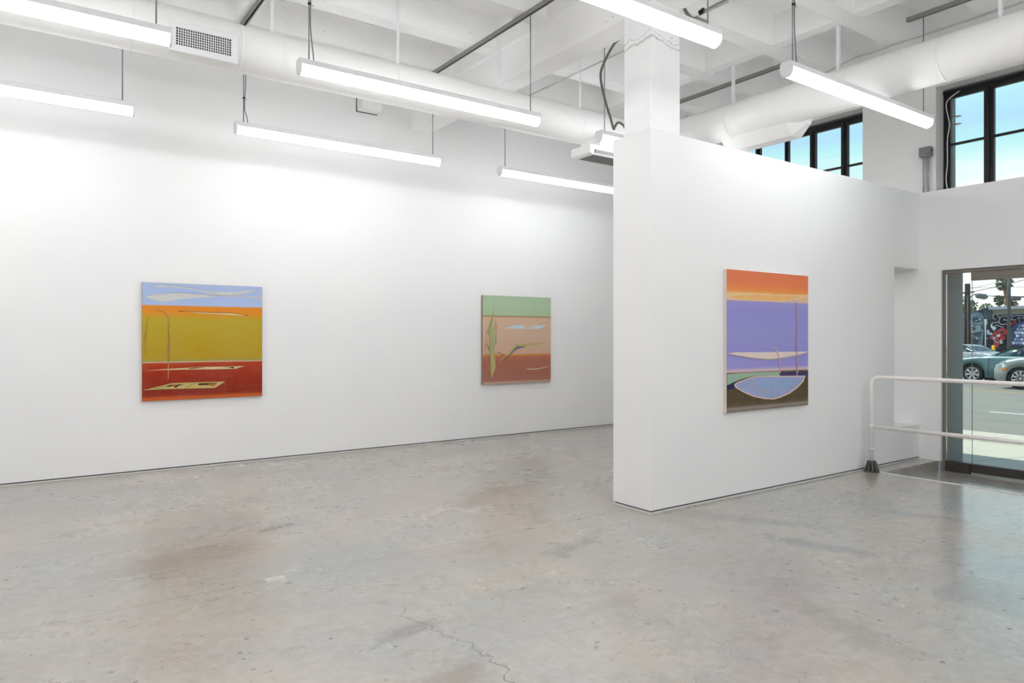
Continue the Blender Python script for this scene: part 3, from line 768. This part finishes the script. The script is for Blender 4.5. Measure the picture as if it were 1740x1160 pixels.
# -- purple painting on the partition
p = Painting('painting', 'tall looking abstract painting with orange top and purple field hanging on the partition', (1210, 440), 4.144, PY0-.045, 5.517, 6.866, .825, 2.195,
    [(0, (222, 122, 82)), (.08, (226, 124, 80)), (.13, (232, 140, 74)), (.157, (236, 162, 86)), (.18, (228, 190, 134)), (.21, (212, 186, 176)), (.219, (154, 149, 209)), (.30, (147, 145, 211)), (.45, (152, 149, 212)), (.6, (150, 147, 214)), (.69, (156, 148, 214)),
     (.703, (190, 172, 206)), (.713, (216, 190, 188)), (.722, (196, 170, 166)), (.728, (92, 78, 62)), (.8, (84, 70, 52)), (.93, (88, 74, 50)), (.962, (98, 86, 66)), (.975, (150, 138, 130)), (1, (120, 108, 96))], (222, 212, 202), .045)
p.poly([(98, 232), (250, 236), (408, 242), (425, 248), (675, 252), (675, 266), (600, 280), (510, 297), (360, 294), (220, 290), (98, 284)], (232, 196, 146))
p.poly([(120, 262), (300, 252), (500, 258), (640, 266), (560, 280), (500, 292), (300, 288), (180, 280)], (236, 184, 120))
p.stroke([(98, 282), (220, 289), (360, 293), (510, 296), (675, 266)], (228, 196, 176), 5)
p.poly([(98, 812), (220, 802), (475, 792), (475, 822), (290, 822), (190, 850), (98, 888)], (158, 186, 162))
p.poly([(98, 890), (200, 852), (290, 824), (240, 860), (160, 885), (150, 912), (98, 922)], (48, 46, 92))
p.poly([(475, 797), (675, 791), (675, 824), (475, 822)], (74, 64, 104))
p.poly([(104, 664), (160, 656), (300, 655), (500, 653), (664, 651), (670, 660), (600, 674), (500, 694), (420, 704), (330, 700), (230, 688), (150, 674)], (224, 208, 200))
p.stroke([(104, 665), (230, 688), (330, 700), (420, 704), (560, 684), (668, 658)], (206, 186, 130), 4)
p.stroke([(436, 618), (455, 650), (468, 700), (475, 760), (476, 800)], (196, 166, 172), 9, 9)
p.stroke([(593, 300), (597, 420), (596, 600), (595, 830)], (176, 148, 172), 8, 8); p.stroke([(598, 330), (604, 420), (612, 440), (602, 460)], (168, 150, 176), 5); p.stroke([(604, 700), (598, 760), (606, 800)], (190, 160, 170), 4)
p.stroke([(170, 762), (172, 800)], (206, 180, 190), 5)
p.poly([(152, 880), (180, 862), (290, 824), (400, 822), (655, 820), (640, 862), (600, 905), (545, 945), (480, 975), (430, 988), (370, 986), (290, 970), (220, 940), (170, 912), (154, 895)], (226, 196, 176))
p.poly([(162, 882), (190, 866), (294, 830), (400, 829), (645, 827), (630, 860), (592, 900), (540, 938), (476, 967), (428, 979), (372, 977), (294, 962), (226, 932), (176, 906)], (156, 168, 208))
p.poly([(300, 850), (420, 838), (600, 836), (560, 880), (460, 920), (380, 940), (320, 900)], (150, 172, 212))
p.stroke([(284, 836), (292, 872), (320, 910), (360, 932), (400, 930), (438, 900), (455, 866)], (176, 172, 186), 12, 7)
p.done()

# ================================================================ STREET
GZ = -.13
def mat_asphalt():
    n = NB('asphalt')
    c = n.mix(n.noise(60, 4, .8), srgb(118, 117, 110), srgb(160, 158, 148))
    c = n.mix(n.step(n.noise(.35, 4, vec=n.mapping((4, .35, 1))), .5, .64, 0, .5), c, srgb(112, 116, 117))
    return n.out(c, .85, 0, .2)
def mat_walk():
    n = NB('sidewalk_concrete'); x, y, z = n.xyz()
    c = n.mix(n.noise(3, 6, .7), srgb(190, 188, 172), srgb(206, 204, 190))
    fy = n.math('FRACT', n.math('DIVIDE', n.math('ADD', y, n.math('MULTIPLY', x, .25)), 1.5))
    c = n.mix(n.step(n.math('ABSOLUTE', n.math('SUBTRACT', fy, .5)), .004, .009, .7, 0), c, srgb(110, 112, 108))
    wx = n.math('ADD', x, n.math('MULTIPLY', n.noise(6, 3), .12))
    c = n.mix(n.math('MULTIPLY', n.step(n.math('ABSOLUTE', n.math('SUBTRACT', wx, 12.72)), .01, .05, .8, 0), n.step(n.noise(1.7, 2), .45, .55)), c, srgb(132, 140, 84))
    return n.out(c, .85, 0, .2)
b = BM(); box(b, XO, 13.75, -30, 60, GZ-.3, GZ); o = struct('sidewalk', b, mat_walk())
b = BM(); box(b, 13.75, 13.93, -30, 60, GZ-.3, GZ+.002); struct('kerb', b, plain('kerb_concrete', (208, 198, 186), .8, 0, .2, .05, 4))
b = BM(); box(b, 13.93, 37, -60, 120, GZ-.5, GZ-.03); struct('road', b, mat_asphalt())
b = BM(); box(b, 37, 130, -60, 160, GZ-.5, GZ-.02); struct('far_lot', b, plain('lot_ground', (176, 172, 160), .9, 0, .2, .08, 2))
b = BM(); box(b, 24.95, 25.07, -60, 110, GZ-.04, GZ-.026); struct('trim_4', b, plain('yellow_line', (206, 172, 92), .8))
b = BM()
for k in range(-6, 8): box(b, 18.05, 18.17, 6.75-2.6+k*9.5, 6.75+k*9.5, GZ-.04, GZ-.026)
struct('trim_5', b, plain('white_line', (226, 228, 224), .8))

# ---- cars (local frame: +x is the front, y=0 the centre line)
M_TYRE = plain('tyre_rubber', (34, 34, 36), .8, 0, .3, .1, 40); M_RIM = plain('alloy_rim', (196, 200, 204), .3, .6, .6, .05)
M_CARGL = None
def cargl():
    n = NB('car_glass'); c = n.mix(n.step(n.noise(3, 3), .4, .6), srgb(26, 36, 44), srgb(74, 112, 112)); return n.out(c, .08, .2, .8)
M_CARGL = cargl()
def lerp_prof(prof, x):
    for (x0, a), (x1, c) in zip(prof, prof[1:]):
        if x0 <= x <= x1:
            t = (x-x0)/(x1-x0); t = t*t*(3-2*t)*.4+t*.6; return a+(c-a)*t
    return prof[0][1] if x < prof[0][0] else prof[-1][1]
def car(label, rgb, loc, head, L=4.6, W=1.78, hood=None, belt=None, roof=None, wr=.325, wx=(-1.32, 1.36), metal=.35, spokes=7, rimr=.2, orange=False):
    root = thing('car', label, 'car', loc, head, local=True)
    paint = plain('car_paint_%d_%d_%d' % rgb, rgb, .25, metal, .6, .03, 3)
    h = L/2
    xs = sorted(set([-h+L*i/46 for i in range(47)]+[c+d for c in wx for d in (-.42, -.38, -.3, -.2, -.1, 0, .1, .2, .3, .38, .42)]))
    b = BM(); rings = []
    for x in xs:
        e = abs(x)/h
        wd = W/2*(1-.13*max(0, (e-.78)/.22)**2*1.6)
        zt = lerp_prof(belt, x); zb = .20+.10*max(0, (e-.86)/.14)
        ar = wr+.065
        for c in wx:
            if abs(x-c) < ar: zb = max(zb, .31+math.sqrt(ar*ar-(x-c)**2)*.98)
        zb = min(zb, zt-.06)
        zm = max(zb+.01, .52)
        zm = min(zm, zt-.05)
        sec = [(wd*.93, zb), (wd*.985, zb+.02), (wd, zm), (wd*.985, zt-(zt-zm)*.35), (wd*.93, zt-.025), (wd*.80, zt), (wd*.4, zt+.02)]
        ring = [b.verts.new((x, y, z)) for y, z in sec]+[b.verts.new((x, 0, zt+.025))]+[b.verts.new((x, -y, z)) for y, z in sec[::-1]]
        rings.append(ring)
    for a, c in zip(rings, rings[1:]):
        for k in range(len(a)-1):
            f = b.faces.new((a[k], a[k+1], c[k+1], c[k])); f.smooth = True
        b.faces.new((a[-1], a[0], c[0], c[-1]))
    b.faces.new(rings[0]); b.faces.new(rings[-1][::-1])
    body = obj('car_body', b, paint, root)
    b = BM(); box(b, -h+.25, h-.3, -W/2+.16, W/2-.16, .2, .6); obj('underbody', b, M_DARK, body)
    # cabin
    rx = [p[0] for p in roof]; b = BM(); rr = []
    n = 26
    for i in range(n+1):
        x = rx[0]+(rx[-1]-rx[0])*i/n
        zb = lerp_prof(belt, x)-.01; zr = max(lerp_prof(roof, x), zb+.012); t = (zr-zb)/.5
        yb = W/2*.90; yr = yb-.20*min(1, t)
        rr.append([b.verts.new(v) for v in ((x, yb, zb), (x, yr, zr-.03*min(1, t)), (x, yr*.8, zr), (x, 0, zr+.02*min(1, t)), (x, -yr*.8, zr), (x, -yr, zr-.03*min(1, t)), (x, -yb, zb))])
    zmax = max(p[1] for p in roof)
    for a, c in zip(rr, rr[1:]):
        for k in range(6):
            f = b.faces.new((a[k], a[k+1], c[k+1], c[k])); f.smooth = True
            top = k in (1, 2, 3, 4); f.normal_update()
            zc = sum(v.co.z for v in f.verts)/4
            f.material_index = 0 if (top and zc > zmax-.10) or k in (1, 4) else 1
    b.faces.new(rr[0]); b.faces.new(rr[-1][::-1])
    cab = obj('cabin', b, [paint, M_CARGL], root)
    for s in (-1, 1):
        b = BM(); P = []
        for i in range(1, n):
            x = rx[0]+(rx[-1]-rx[0])*i/n; zb = lerp_prof(belt, x)-.01; zr = max(lerp_prof(roof, x), zb+.012); t = min(1, (zr-zb)/.5)
            P.append((x, s*(W/2*.90-.2*t+.004), zr-.03*t))
        tube(b, P, .018, 6); obj('window_trim', b, M_DARK, cab)
    # pillars and door seams on both sides
    for s in (-1, 1):
        for xp in (rx[1]-.05, (rx[0]+rx[-1])/2-.12):
            zb = lerp_prof(belt, xp); zr = lerp_prof(roof, xp)
            b = BM(); tube(b, [(xp, s*(W/2*.905), zb-.02), (xp-.06, s*(W/2*.9-.2), zr-.035)], .032, 6)
            obj('pillar', b, M_DARK if metal > .3 else paint, cab)
    for s in (-1, 1):
        for xp in (wx[1]-.52, wx[1]-.52-1.08):
            b = BM(); tube(b, [(xp, s*(W/2*.995), .3), (xp, s*(W/2+.002), .55), (xp-.02, s*W/2*.985, lerp_prof(belt, xp)-.08)], .006, 5)
            obj('door_seam', b, M_DARK, body)
    for s in (-1, 1):
        b = BM(); xm = rx[-2]-.25 if rx[-2] > 0 else rx[-2]-.2
        tube(b, [(xm+.05, s*(W/2-.02), lerp_prof(belt, xm)+.05), (xm+.05, s*(W/2+.12), lerp_prof(belt, xm)+.09), (xm+.05, s*(W/2+.17), lerp_prof(belt, xm)+.09)], [.03, .065, .04], 8)
        obj('mirror', b, paint, root)
        b = BM(); zl = lerp_prof(belt, h-.12)
        vs = [(h-.62, s*W/2*.93, zl+.06), (h-.30, s*W/2*.955, zl-.015), (h-.06, s*W/2*.80, zl-.07), (h-.1, s*W/2*.84, zl-.2), (h-.36, s*W/2*1.0, zl-.13)]
        c0 = [b.verts.new(v) for v in vs]; c1 = [b.verts.new((v[0]-.05, v[1]*.93, v[2])) for v in vs]
        b.faces.new(c0); b.faces.new(c1[::-1])
        for k in range(5): b.faces.new((c0[k], c0[(k+1) % 5], c1[(k+1) % 5], c1[k]))
        obj('headlight', b, plain('headlight', (214, 224, 230), .12, 0, .8), root)
        if orange:
            b = BM(); box(b, wx[1]+.40, wx[1]+.52, min(s*W/2*.97, s*W/2*1.012), max(s*W/2*.97, s*W/2*1.012), .60, .68); obj('side_marker', b, plain('marker_orange', (232, 128, 40), .3), root, bevel=.01)
        for c in wx:
            b = BM(); y0, y1 = s*(W/2-.20), s*(W/2-.005)
            tube(b, [(c, y0, wr), (c, y0+s*.02, wr), (c, y1-s*.02, wr), (c, y1, wr)], [wr-.03, wr, wr, wr-.035], 32)
            tube(b, [(c, y1-s*.002, wr), (c, y1+s*.002, wr)], rimr+.015, 24, mi=1)
            wl = obj('wheel', b, [M_TYRE, M_DARK], root)
            b = BM(); yy0 = y1+s*.003
            for k in range(spokes):
                a = 2*PI*k/spokes+.2
                for da in ((0,) if spokes < 9 else (0, .16)):
                    M = Matrix.Translation((c, yy0, wr)) @ Matrix.Rotation(a+da, 4, 'Y')
                    ww = .038 if spokes < 9 else .012
                    prism(b, [(.03, -.02), (rimr, -ww), (rimr, ww), (.03, .02)], lambda x, z: M @ Vector((x, 0, z)), lambda x, z: M @ Vector((x, s*.012, z)))
            tube(b, [(c, yy0, wr), (c, yy0+s*.016, wr)], .045, 16)
            rg = [[b.verts.new((c+r_*math.cos(t), yy0+s*.01, wr+r_*math.sin(t))) for t in [2*PI*q/32 for q in range(32)]] for r_ in (rimr-.006, rimr+.014)]
            for q in range(32): b.faces.new((rg[0][q], rg[0][(q+1) % 32], rg[1][(q+1) % 32], rg[1][q]))
            obj('rim', b, M_RIM, wl)
    return root
sedan_belt = [(-2.35, .80), (-2.2, .93), (-1.5, 1.05), (0, 1.03), (.75, 1.03), (1.2, 1.0), (1.75, .93), (2.1, .82), (2.3, .62)]
sedan_roof = [(-1.75, .97), (-.95, 1.36), (-.4, 1.43), (.02, 1.39), (.74, 1.03)]
tq = on(1652, 600, D=26.0); sq = on(1734, 600, D=22.6)
# head: +x of the car towards +Y of the street
ca = car('teal sedan in the far lane seen from its front left side', (84, 118, 122), (tq.x+.89, tq.y-1.36, GZ-.03), PI/2, 4.62, 1.78, belt=sedan_belt, roof=sedan_roof, wr=.35, rimr=.22, metal=.3, spokes=7)
hb = [(-2.1, 1.0), (-1.4, 1.08), (0, 1.1), (.7, 1.09), (1.25, 1.06), (1.7, .97), (1.98, .86), (2.12, .70)]
hr = [(-2.0, 1.1), (-1.4, 1.42), (-.2, 1.50), (.1, 1.45), (.9, 1.09)]
car('silver hatchback with orange side marker, nearest of the cars at the right edge', (150, 158, 158), (sq.x+.9, sq.y-1.30, GZ-.03), PI/2, 4.24, 1.80, belt=hb, roof=hr, wr=.36, wx=(-1.3, 1.30), metal=.4, spokes=10, rimr=.24, orange=True)
gq = on(1655, 600, D=40)
car('grey sedan parked beyond the road, left behind the teal car', (150, 156, 160), (gq.x, gq.y, -.32), PI+1.25, 4.6, 1.78, belt=sedan_belt, roof=sedan_roof, metal=.3)

# ---- mural building
MX = 74.0; o_, s_ = (1630, 510), 12.89
root = thing('building', 'low flat roofed building with a large black, grey and red mural', 'building', (MX, 24, GZ))
def mp_(x, y, k=0): q = on(o_[0]+x/s_, o_[1]+y/s_, X=MX-.004*k); return q
yl, yr_ = mp_(-160, 600).y, mp_(2400, 600).y
ztw = mp_(700, 322).z; zf0, zf1 = mp_(700, 205).z, mp_(700, 145).z
b = BM(); box(b, MX+.01, MX+14, yr_, yl, GZ-.3, ztw); obj('building_wall', b, plain('mural_black', (38, 42, 52), .8, 0, .2, .2, .6), root)
b = BM(); box(b, MX+.05, MX+14, yr_, mp_(700, 300).y, ztw, zf0); obj('upper_wall', b, plain('upper_wall', (132, 134, 124), .8, 0, .2, .08, 1), root)
b = BM(); box(b, MX-.5, MX+14.2, yr_, mp_(690, 150).y, zf0, zf1); obj('roof_fascia', b, plain('roof_fascia', (150, 162, 174), .7), root)
class Mural:
    def __init__(s): s.bm = BM(); s.mats = []; s.k = 0
    def mi(s, rgb):
        m = plain('mural_%d_%d_%d' % rgb, rgb, .8, 0, .2, .12, .9)
        if m not in s.mats: s.mats.append(m)
        return s.mats.index(m)
    def poly(s, pts, rgb, sm=0):
        s.k += 1
        if sm: pts = spline([(*p, 0) for p in list(pts)+[pts[0]]], sm)[:-1]
        f = s.bm.faces.new([s.bm.verts.new(mp_(p[0], p[1], s.k)) for p in pts]); f.material_index = s.mi(rgb)
    def line(s, pts, rgb, w_=8):
        s.k += 1; i = s.mi(rgb); P = spline([(*p, 0) for p in pts], 5); m = len(P); L = []; R = []
        for j, p in enumerate(P):
            t = (P[min(j+1, m-1)]-P[max(j-1, 0)]).normalized(); nn = Vector((-t.y, t.x, 0))
            a, c = p+nn*w_/2, p-nn*w_/2; L.append(s.bm.verts.new(mp_(a.x, a.y, s.k))); R.append(s.bm.verts.new(mp_(c.x, c.y, s.k)))
        for j in range(m-1): s.bm.faces.new((L[j], L[j+1], R[j+1], R[j])).material_index = i
mu = Mural()
mu.poly([(-160, 320), (245, 250), (340, 240), (520, 255), (580, 420), (600, 640), (560, 800), (540, 1000), (-160, 1000)], (96, 112, 126))
mu.poly([(170, 700), (245, 700), (260, 800), (360, 1000), (170, 1000)], (84, 98, 110))
mu.poly([(245, 250), (380, 225), (500, 195), (690, 150), (716, 190), (740, 300), (700, 480), (655, 560), (600, 610), (575, 420), (545, 400), (505, 290), (380, 245), (300, 258), (250, 290)], (44, 54, 66))
for k in range(6): mu.line([(530+k*32, 215-k*9), (560+k*30, 290), (555+k*28, 390+k*8)], (92, 110, 124), 9)
mu.poly([(260, 330), (340, 285), (400, 290), (380, 320), (300, 360), (260, 380)], (120, 134, 156), 3)
mu.poly([(290, 420), (330, 395), (400, 385), (480, 400), (500, 430), (440, 460), (330, 465)], (52, 60, 70), 3)
mu.poly([(350, 440), (375, 432), (392, 442), (370, 452)], (226, 232, 236)); mu.poly([(410, 400), (470, 396), (474, 436), (430, 446)], (130, 152, 162), 3)
mu.poly([(300, 480), (400, 500), (500, 470), (490, 515), (400, 525), (330, 510)], (120, 136, 152), 3)
mu.poly([(250, 430), (275, 430), (280, 520), (330, 560), (250, 590)], (128, 146, 158), 3)
mu.poly([(360, 560), (450, 540), (480, 640), (540, 650), (480, 700), (360, 710), (330, 660)], (124, 146, 152), 3)
mu.poly([(460, 560), (540, 540), (560, 620), (500, 640)], (74, 88, 100), 3)
mu.poly([(246, 610), (300, 605), (370, 615), (330, 650), (250, 655)], (60, 66, 76), 3); mu.poly([(256, 624), (296, 620), (296, 642), (262, 646)], (232, 234, 236))
mu.poly([(240, 685), (300, 680), (350, 705), (290, 712)], (190, 204, 210)); mu.poly([(250, 720), (520, 680), (480, 780), (300, 750)], (60, 72, 84), 3)
mu.poly([(250, 770), (330, 850), (420, 900), (360, 1000), (300, 960), (250, 860)], (54, 66, 76), 3); mu.poly([(360, 820), (412, 826), (400, 846), (370, 838)], (214, 222, 226))
mu.poly([(480, 720), (550, 660), (560, 820), (500, 1000), (470, 1000)], (98, 116, 128)); mu.poly([(540, 650), (600, 620), (560, 1000), (500, 1000)], (30, 36, 46))
wl = (206, 216, 224)
for pts in ([(740, 300), (742, 400), (800, 408)], [(830, 310), (850, 360), (890, 385), (870, 480), (930, 530), (1010, 520), (1060, 540)], [(890, 385), (940, 350), (1000, 340), (1060, 360)],
            [(870, 480), (800, 490), (740, 490), (705, 520), (690, 580)], [(970, 420), (1000, 395), (975, 430), (1060, 435)], [(690, 590), (760, 575), (830, 545), (880, 570), (960, 590)],
            [(1130, 320), (1170, 350), (1150, 430), (1240, 420)], [(1180, 345), (1300, 330), (1420, 345)], [(1290, 420), (1300, 370), (1350, 400)], [(1380, 410), (1400, 380), (1440, 400)], [(1240, 500), (1270, 590), (1330, 540), (1310, 430)]):
    mu.line(pts, wl, 9)
mu.poly([(680, 560), (720, 500), (730, 570), (820, 600), (760, 670), (700, 600)], (190, 204, 214)); mu.poly([(600, 660), (650, 640), (660, 700), (720, 710), (716, 760), (640, 750), (606, 740)], (160, 176, 192), 2)
red = (158, 60, 68)
mu.poly([(660, 830), (720, 740), (790, 670), (900, 620), (960, 580), (1010, 600), (1000, 640), (1060, 640), (1050, 720), (1020, 760), (1000, 850), (960, 870), (900, 930), (880, 970), (840, 1060), (740, 960), (780, 860), (700, 850)], red)
mu.poly([(1120, 500), (1200, 470), (1250, 380), (1250, 470), (1180, 530), (1130, 570)], red)
mu.poly([(960, 600), (1000, 590), (990, 620)], (60, 20, 28)); mu.poly([(810, 770), (900, 735), (880, 800), (830, 800)], (206, 212, 220)); mu.poly([(730, 800), (790, 800), (790, 870), (740, 870)], (150, 164, 176)); mu.poly([(600, 830), (632, 832), (620, 850)], (220, 226, 230))
mu.line([(660, 890), (760, 890), (860, 935)], (170, 180, 190), 16); mu.poly([(880, 880), (920, 850), (960, 930), (900, 960)], (160, 176, 176)); mu.poly([(700, 870), (760, 880), (740, 960), (640, 960), (620, 900)], (24, 28, 36))
for q_ in ([(900, 690), (960, 660), (950, 720), (910, 740)], [(800, 700), (850, 670), (840, 720)], [(960, 760), (1010, 740), (980, 810), (950, 800)], [(860, 840), (900, 820), (890, 880)], [(740, 780), (790, 750), (770, 800)]): mu.poly(q_, (34, 34, 42))
blu = [(132, 146, 182), (168, 180, 206), (110, 124, 156), (196, 204, 220)]
mu.poly([(1120, 640), (1200, 540), (1330, 480), (1500, 420), (1900, 380), (2300, 420), (2300, 1000), (1120, 1000)], (66, 76, 104))
random.seed(4)
for r in range(6):
    for c in range(16):
        x = 1180+c*72+(36 if r % 2 else 0)-r*6; y = 560+r*74+random.uniform(-8, 8)
        if x < 1180+(4-r)*26: continue
        mu.poly([(x-36, y), (x-20, y-28), (x+20, y-28), (x+36, y), (x+18, y+32), (x-18, y+32)], blu[(r*5+c*3+random.randint(0, 1)) % 4], 2)
obj('mural', mu.bm, mu.mats, root, recalc=False)

# ---- poles
M_WOOD = plain('utility_wood', (54, 47, 46), .85, 0, .2, .2, 6); M_POLE = plain('pole_steel', (86, 88, 92), .6, .2)
q = on(1644, 585, D=56)
root = thing('utility_pole', 'thick dark wooden utility pole beside the mural face', 'pole', (q.x, q.y, GZ))
ztop = on(1644, 482, D=56).z
b = BM(); tube(b, [(q.x, q.y, GZ-.1), (q.x, q.y, ztop)], [.24, .19], 14); obj('pole_shaft', b, M_WOOD, root)
b = BM(); zc = on(1644, 498, D=56).z; tube(b, [(q.x-.3, q.y+.6, zc), (q.x-.3, q.y-.6, zc+.06)], .06, 6); obj('crossarm', b, M_WOOD, root)
b = BM(); tube(b, [(q.x-.26, q.y-.12, GZ), (q.x-.26, q.y-.12, ztop-.9)], .02, 6); obj('riser_pipe', b, plain('riser', (130, 130, 136), .5), root)
q2 = on(1714.5, 585, D=58)
root = thing('utility_pole', 'slim tall dark pole in front of the mural, carrying a street lamp', 'pole', (q2.x, q2.y, GZ))
b = BM(); tube(b, [(q2.x, q2.y, GZ-.1), (q2.x, q2.y, 9.5)], [.14, .12], 12); obj('pole_shaft', b, M_POLE, root)
# span wire / mast arm with lamps
za = on(1700, 504, D=58).z
b = BM(); e0 = on(1690, 503, D=57); e1 = on(1760, 505, D=57); tube(b, [e0, e1], .055, 8)
arm = obj('mast_arm', b, M_POLE, root)
b = BM(); a0, a1 = on(1718, 507, D=56.6), on(1734, 507.5, D=56.6); tube(b, [a0, a0+(a1-a0)*.1, a0+(a1-a0)*.9, a1], [.08, .16, .15, .1], 8); obj('lamp_head', b, M_POLE, root)
root = thing('street_lamp', 'grey street lamp head on a curved arm beside the wooden pole', 'street lamp', tuple(on(1660, 500, D=55)))
b = BM(); tube(b, spline([on(1649, 506, D=55.5), on(1653, 501, D=55.3), on(1660, 499.5, D=55), on(1665, 500.5, D=55)], 4), .045, 6); obj('lamp_arm', b, M_POLE, root)
b = BM(); a0, a1 = on(1658, 502, D=55), on(1678, 504.5, D=55); tube(b, [a0, a0+(a1-a0)*.15, a0+(a1-a0)*.8, a1], [.1, .2, .22, .08], 10); obj('lamp_head', b, plain('lamp_grey', (92, 100, 104), .5), root)
b = BM(); tube(b, [on(1676, 502.5, D=56), on(1690, 503, D=57)], .03, 6); obj('span_bar', b, M_POLE, root)
q = on(1674.5, 600, D=44)
root = thing('sign_post', 'thin pale steel sign post standing behind the teal car', 'post', (q.x, q.y, GZ-.1))
b = BM(); tube(b, [(q.x, q.y, GZ-.2), (q.x, q.y, on(1674, 542, D=44).z)], .038, 8); obj('post_shaft', b, plain('galv_post', (176, 180, 180), .5, .3), root)
b = BM(); zz = on(1674, 542, D=44).z; box(b, q.x-.01, q.x+.01, q.y-.10, q.y-.02, zz-.32, zz); obj('sign_edge', b, plain('galv_post', (176, 180, 180)), root)
q = on(1688, 600, D=46)
b = BM(); zz = on(1688, 586.5, D=46).z; tube(b, [(q.x, q.y, GZ-.3), (q.x, q.y, zz-.03), (q.x, q.y, zz)], [.1, .1, .07], 14)
tag(obj('bollard', b, plain('safety_yellow', (232, 186, 30), .5)), 'bright yellow bollard standing in front of the mural', 'bollard')

# ---- wires
def wire(p0, p1, sag, label, r=.018):
    b = BM(); P = [p0.lerp(p1, t/14) for t in range(15)]
    P = [Vector((p.x, p.y, p.z-sag*4*(i/14)*(1-i/14))) for i, p in enumerate(P)]
    tube(b, P, r, 5); tag(obj('overhead_wire', b, M_POLE), label, 'wire', 'overhead wires')
wire(on(1646, 496.5, D=56), on(1775, 465, D=50), .1, 'dark overhead wire sloping up to the right behind the tall pole', .024)
wire(on(1646, 491, D=56), on(1775, 455, D=50), .1, 'thin overhead wire, the higher of the sloping pair', .014)
wire(on(1646, 488.4, D=56), on(1775, 487, D=56), 0, 'thin level overhead wire across the sky', .014)
wire(on(1646, 513, D=56), on(1713, 496, D=58), .1, 'faint low overhead wire beside the street lamp', .01)

# ---- palms
M_TRUNK = plain('palm_trunk', (140, 112, 96), .9, 0, .2, .15, 3); M_FROND = plain('palm_frond', (104, 120, 88), .7, 0, .2, .35, 1.5); M_DRY = plain('dry_frond', (112, 104, 84), .8, 0, .2, .3, 2)
def palm(px, py, D, R, label, seed, lean=0, tr=.22):
    random.seed(seed); c = on(px, py, D=D)
    root = thing('palm_tree', label, 'tree', (c.x, c.y, GZ), 0, 'fan palms behind the building')
    b = BM(); tube(b, [(c.x+lean*.6, c.y-lean, GZ-.2), (c.x+lean*.3, c.y-lean*.5, c.z*.5), (c.x, c.y, c.z)], [tr*1.5, tr*1.1, tr], 10); obj('trunk', b, M_TRUNK, root)
    b = BM()
    for i in range(90):
        a = random.uniform(0, 2*PI); t = random.uniform(-1.3, 1.15); d = Vector((math.cos(a)*math.cos(t), math.sin(a)*math.cos(t), math.sin(t)))
        st = R*random.uniform(.45, .62); base = c+d*st*.2; tip = c+d*st
        tube(b, [base, tip], .02*R, 4, mi=0)
        s1 = d.cross(Vector((0, 0, 1))); s1 = s1.normalized() if s1.length > .01 else Vector((1, 0, 0)); s2 = d.cross(s1).normalized()
        hub = b.verts.new(tip); fr = R*random.uniform(.32, .46); prev = None; mi = 1 if t < -.75 else 0
        for k in range(9):
            f = (k-4)/4*1.25; q = tip+(d*math.cos(f)+s1*math.sin(f))*fr*(1 if k % 2 else .68)+s2*random.uniform(-.08, .08)*R-Vector((0, 0, .12*R*abs(f)))
            v = b.verts.new(q)
            if prev: b.faces.new((hub, prev, v)).material_index = mi
            prev = v
    obj('crown', b, [M_FROND, M_DRY], root, recalc=False)
palm(1706, 480, 100, 1.3, 'tallest fan palm, its crown just under the door head', 1, 1.2, .26)
palm(1698, 510, 120, 1.0, 'left of the two low fan palms behind the building roof', 2, 0, .2)
palm(1717.5, 514, 116, 1.15, 'right of the two low fan palms, crossing the slim pole', 3, 0, .2)
# bushes above the mural and by the left pole
def bush(px, py, D, R, label, seed):
    random.seed(seed); c = on(px, py, D=D); b = BM()
    for i in range(260):
        d = Vector((random.gauss(0, 1), random.gauss(0, 1), random.gauss(0, .8))); d = d.normalized()*R*random.uniform(.6, 1); d.z = d.z*.8
        n_ = Vector((random.gauss(0, 1), random.gauss(0, 1), random.gauss(0, 1))).normalized(); u = n_.orthogonal().normalized()*R*.16; v = n_.cross(u)
        p0 = c+d; b.faces.new([b.verts.new(p0+u), b.verts.new(p0+v*.6), b.verts.new(p0-u), b.verts.new(p0-v*.6)])
    tube(b, [(c.x, c.y, GZ-.2), (c.x, c.y, c.z)], R*.08, 6)
    tag(obj('tree', b, M_FROND, recalc=False), label, 'tree')
bush(1676, 524, 95, .9, 'small green tree top showing above the mural hair', 11)
bush(1637, 520, 80, 1.4, 'green tree partly hidden by the concrete door pillar', 12)

# bird spikes / bracket outside the right window
b = BM()
for z in (4.32, 4.42):
    prism(b, [(4.17, z), (4.07, z+.008), (4.17, z+.018)], lambda y, zz: Vector((10.0, y, zz)), lambda y, zz: Vector((10.06, y, zz)))
box(b, 10.0, 10.03, 4.17, 4.23, 4.32, 4.438)
tag(obj('wall_bracket', b, plain('bracket_grey', (225, 225, 230), .5)), 'small grey two pronged bracket outside the right high window', 'bracket')

for o in bpy.data.objects:
    if '_local' in o: del o['_local']
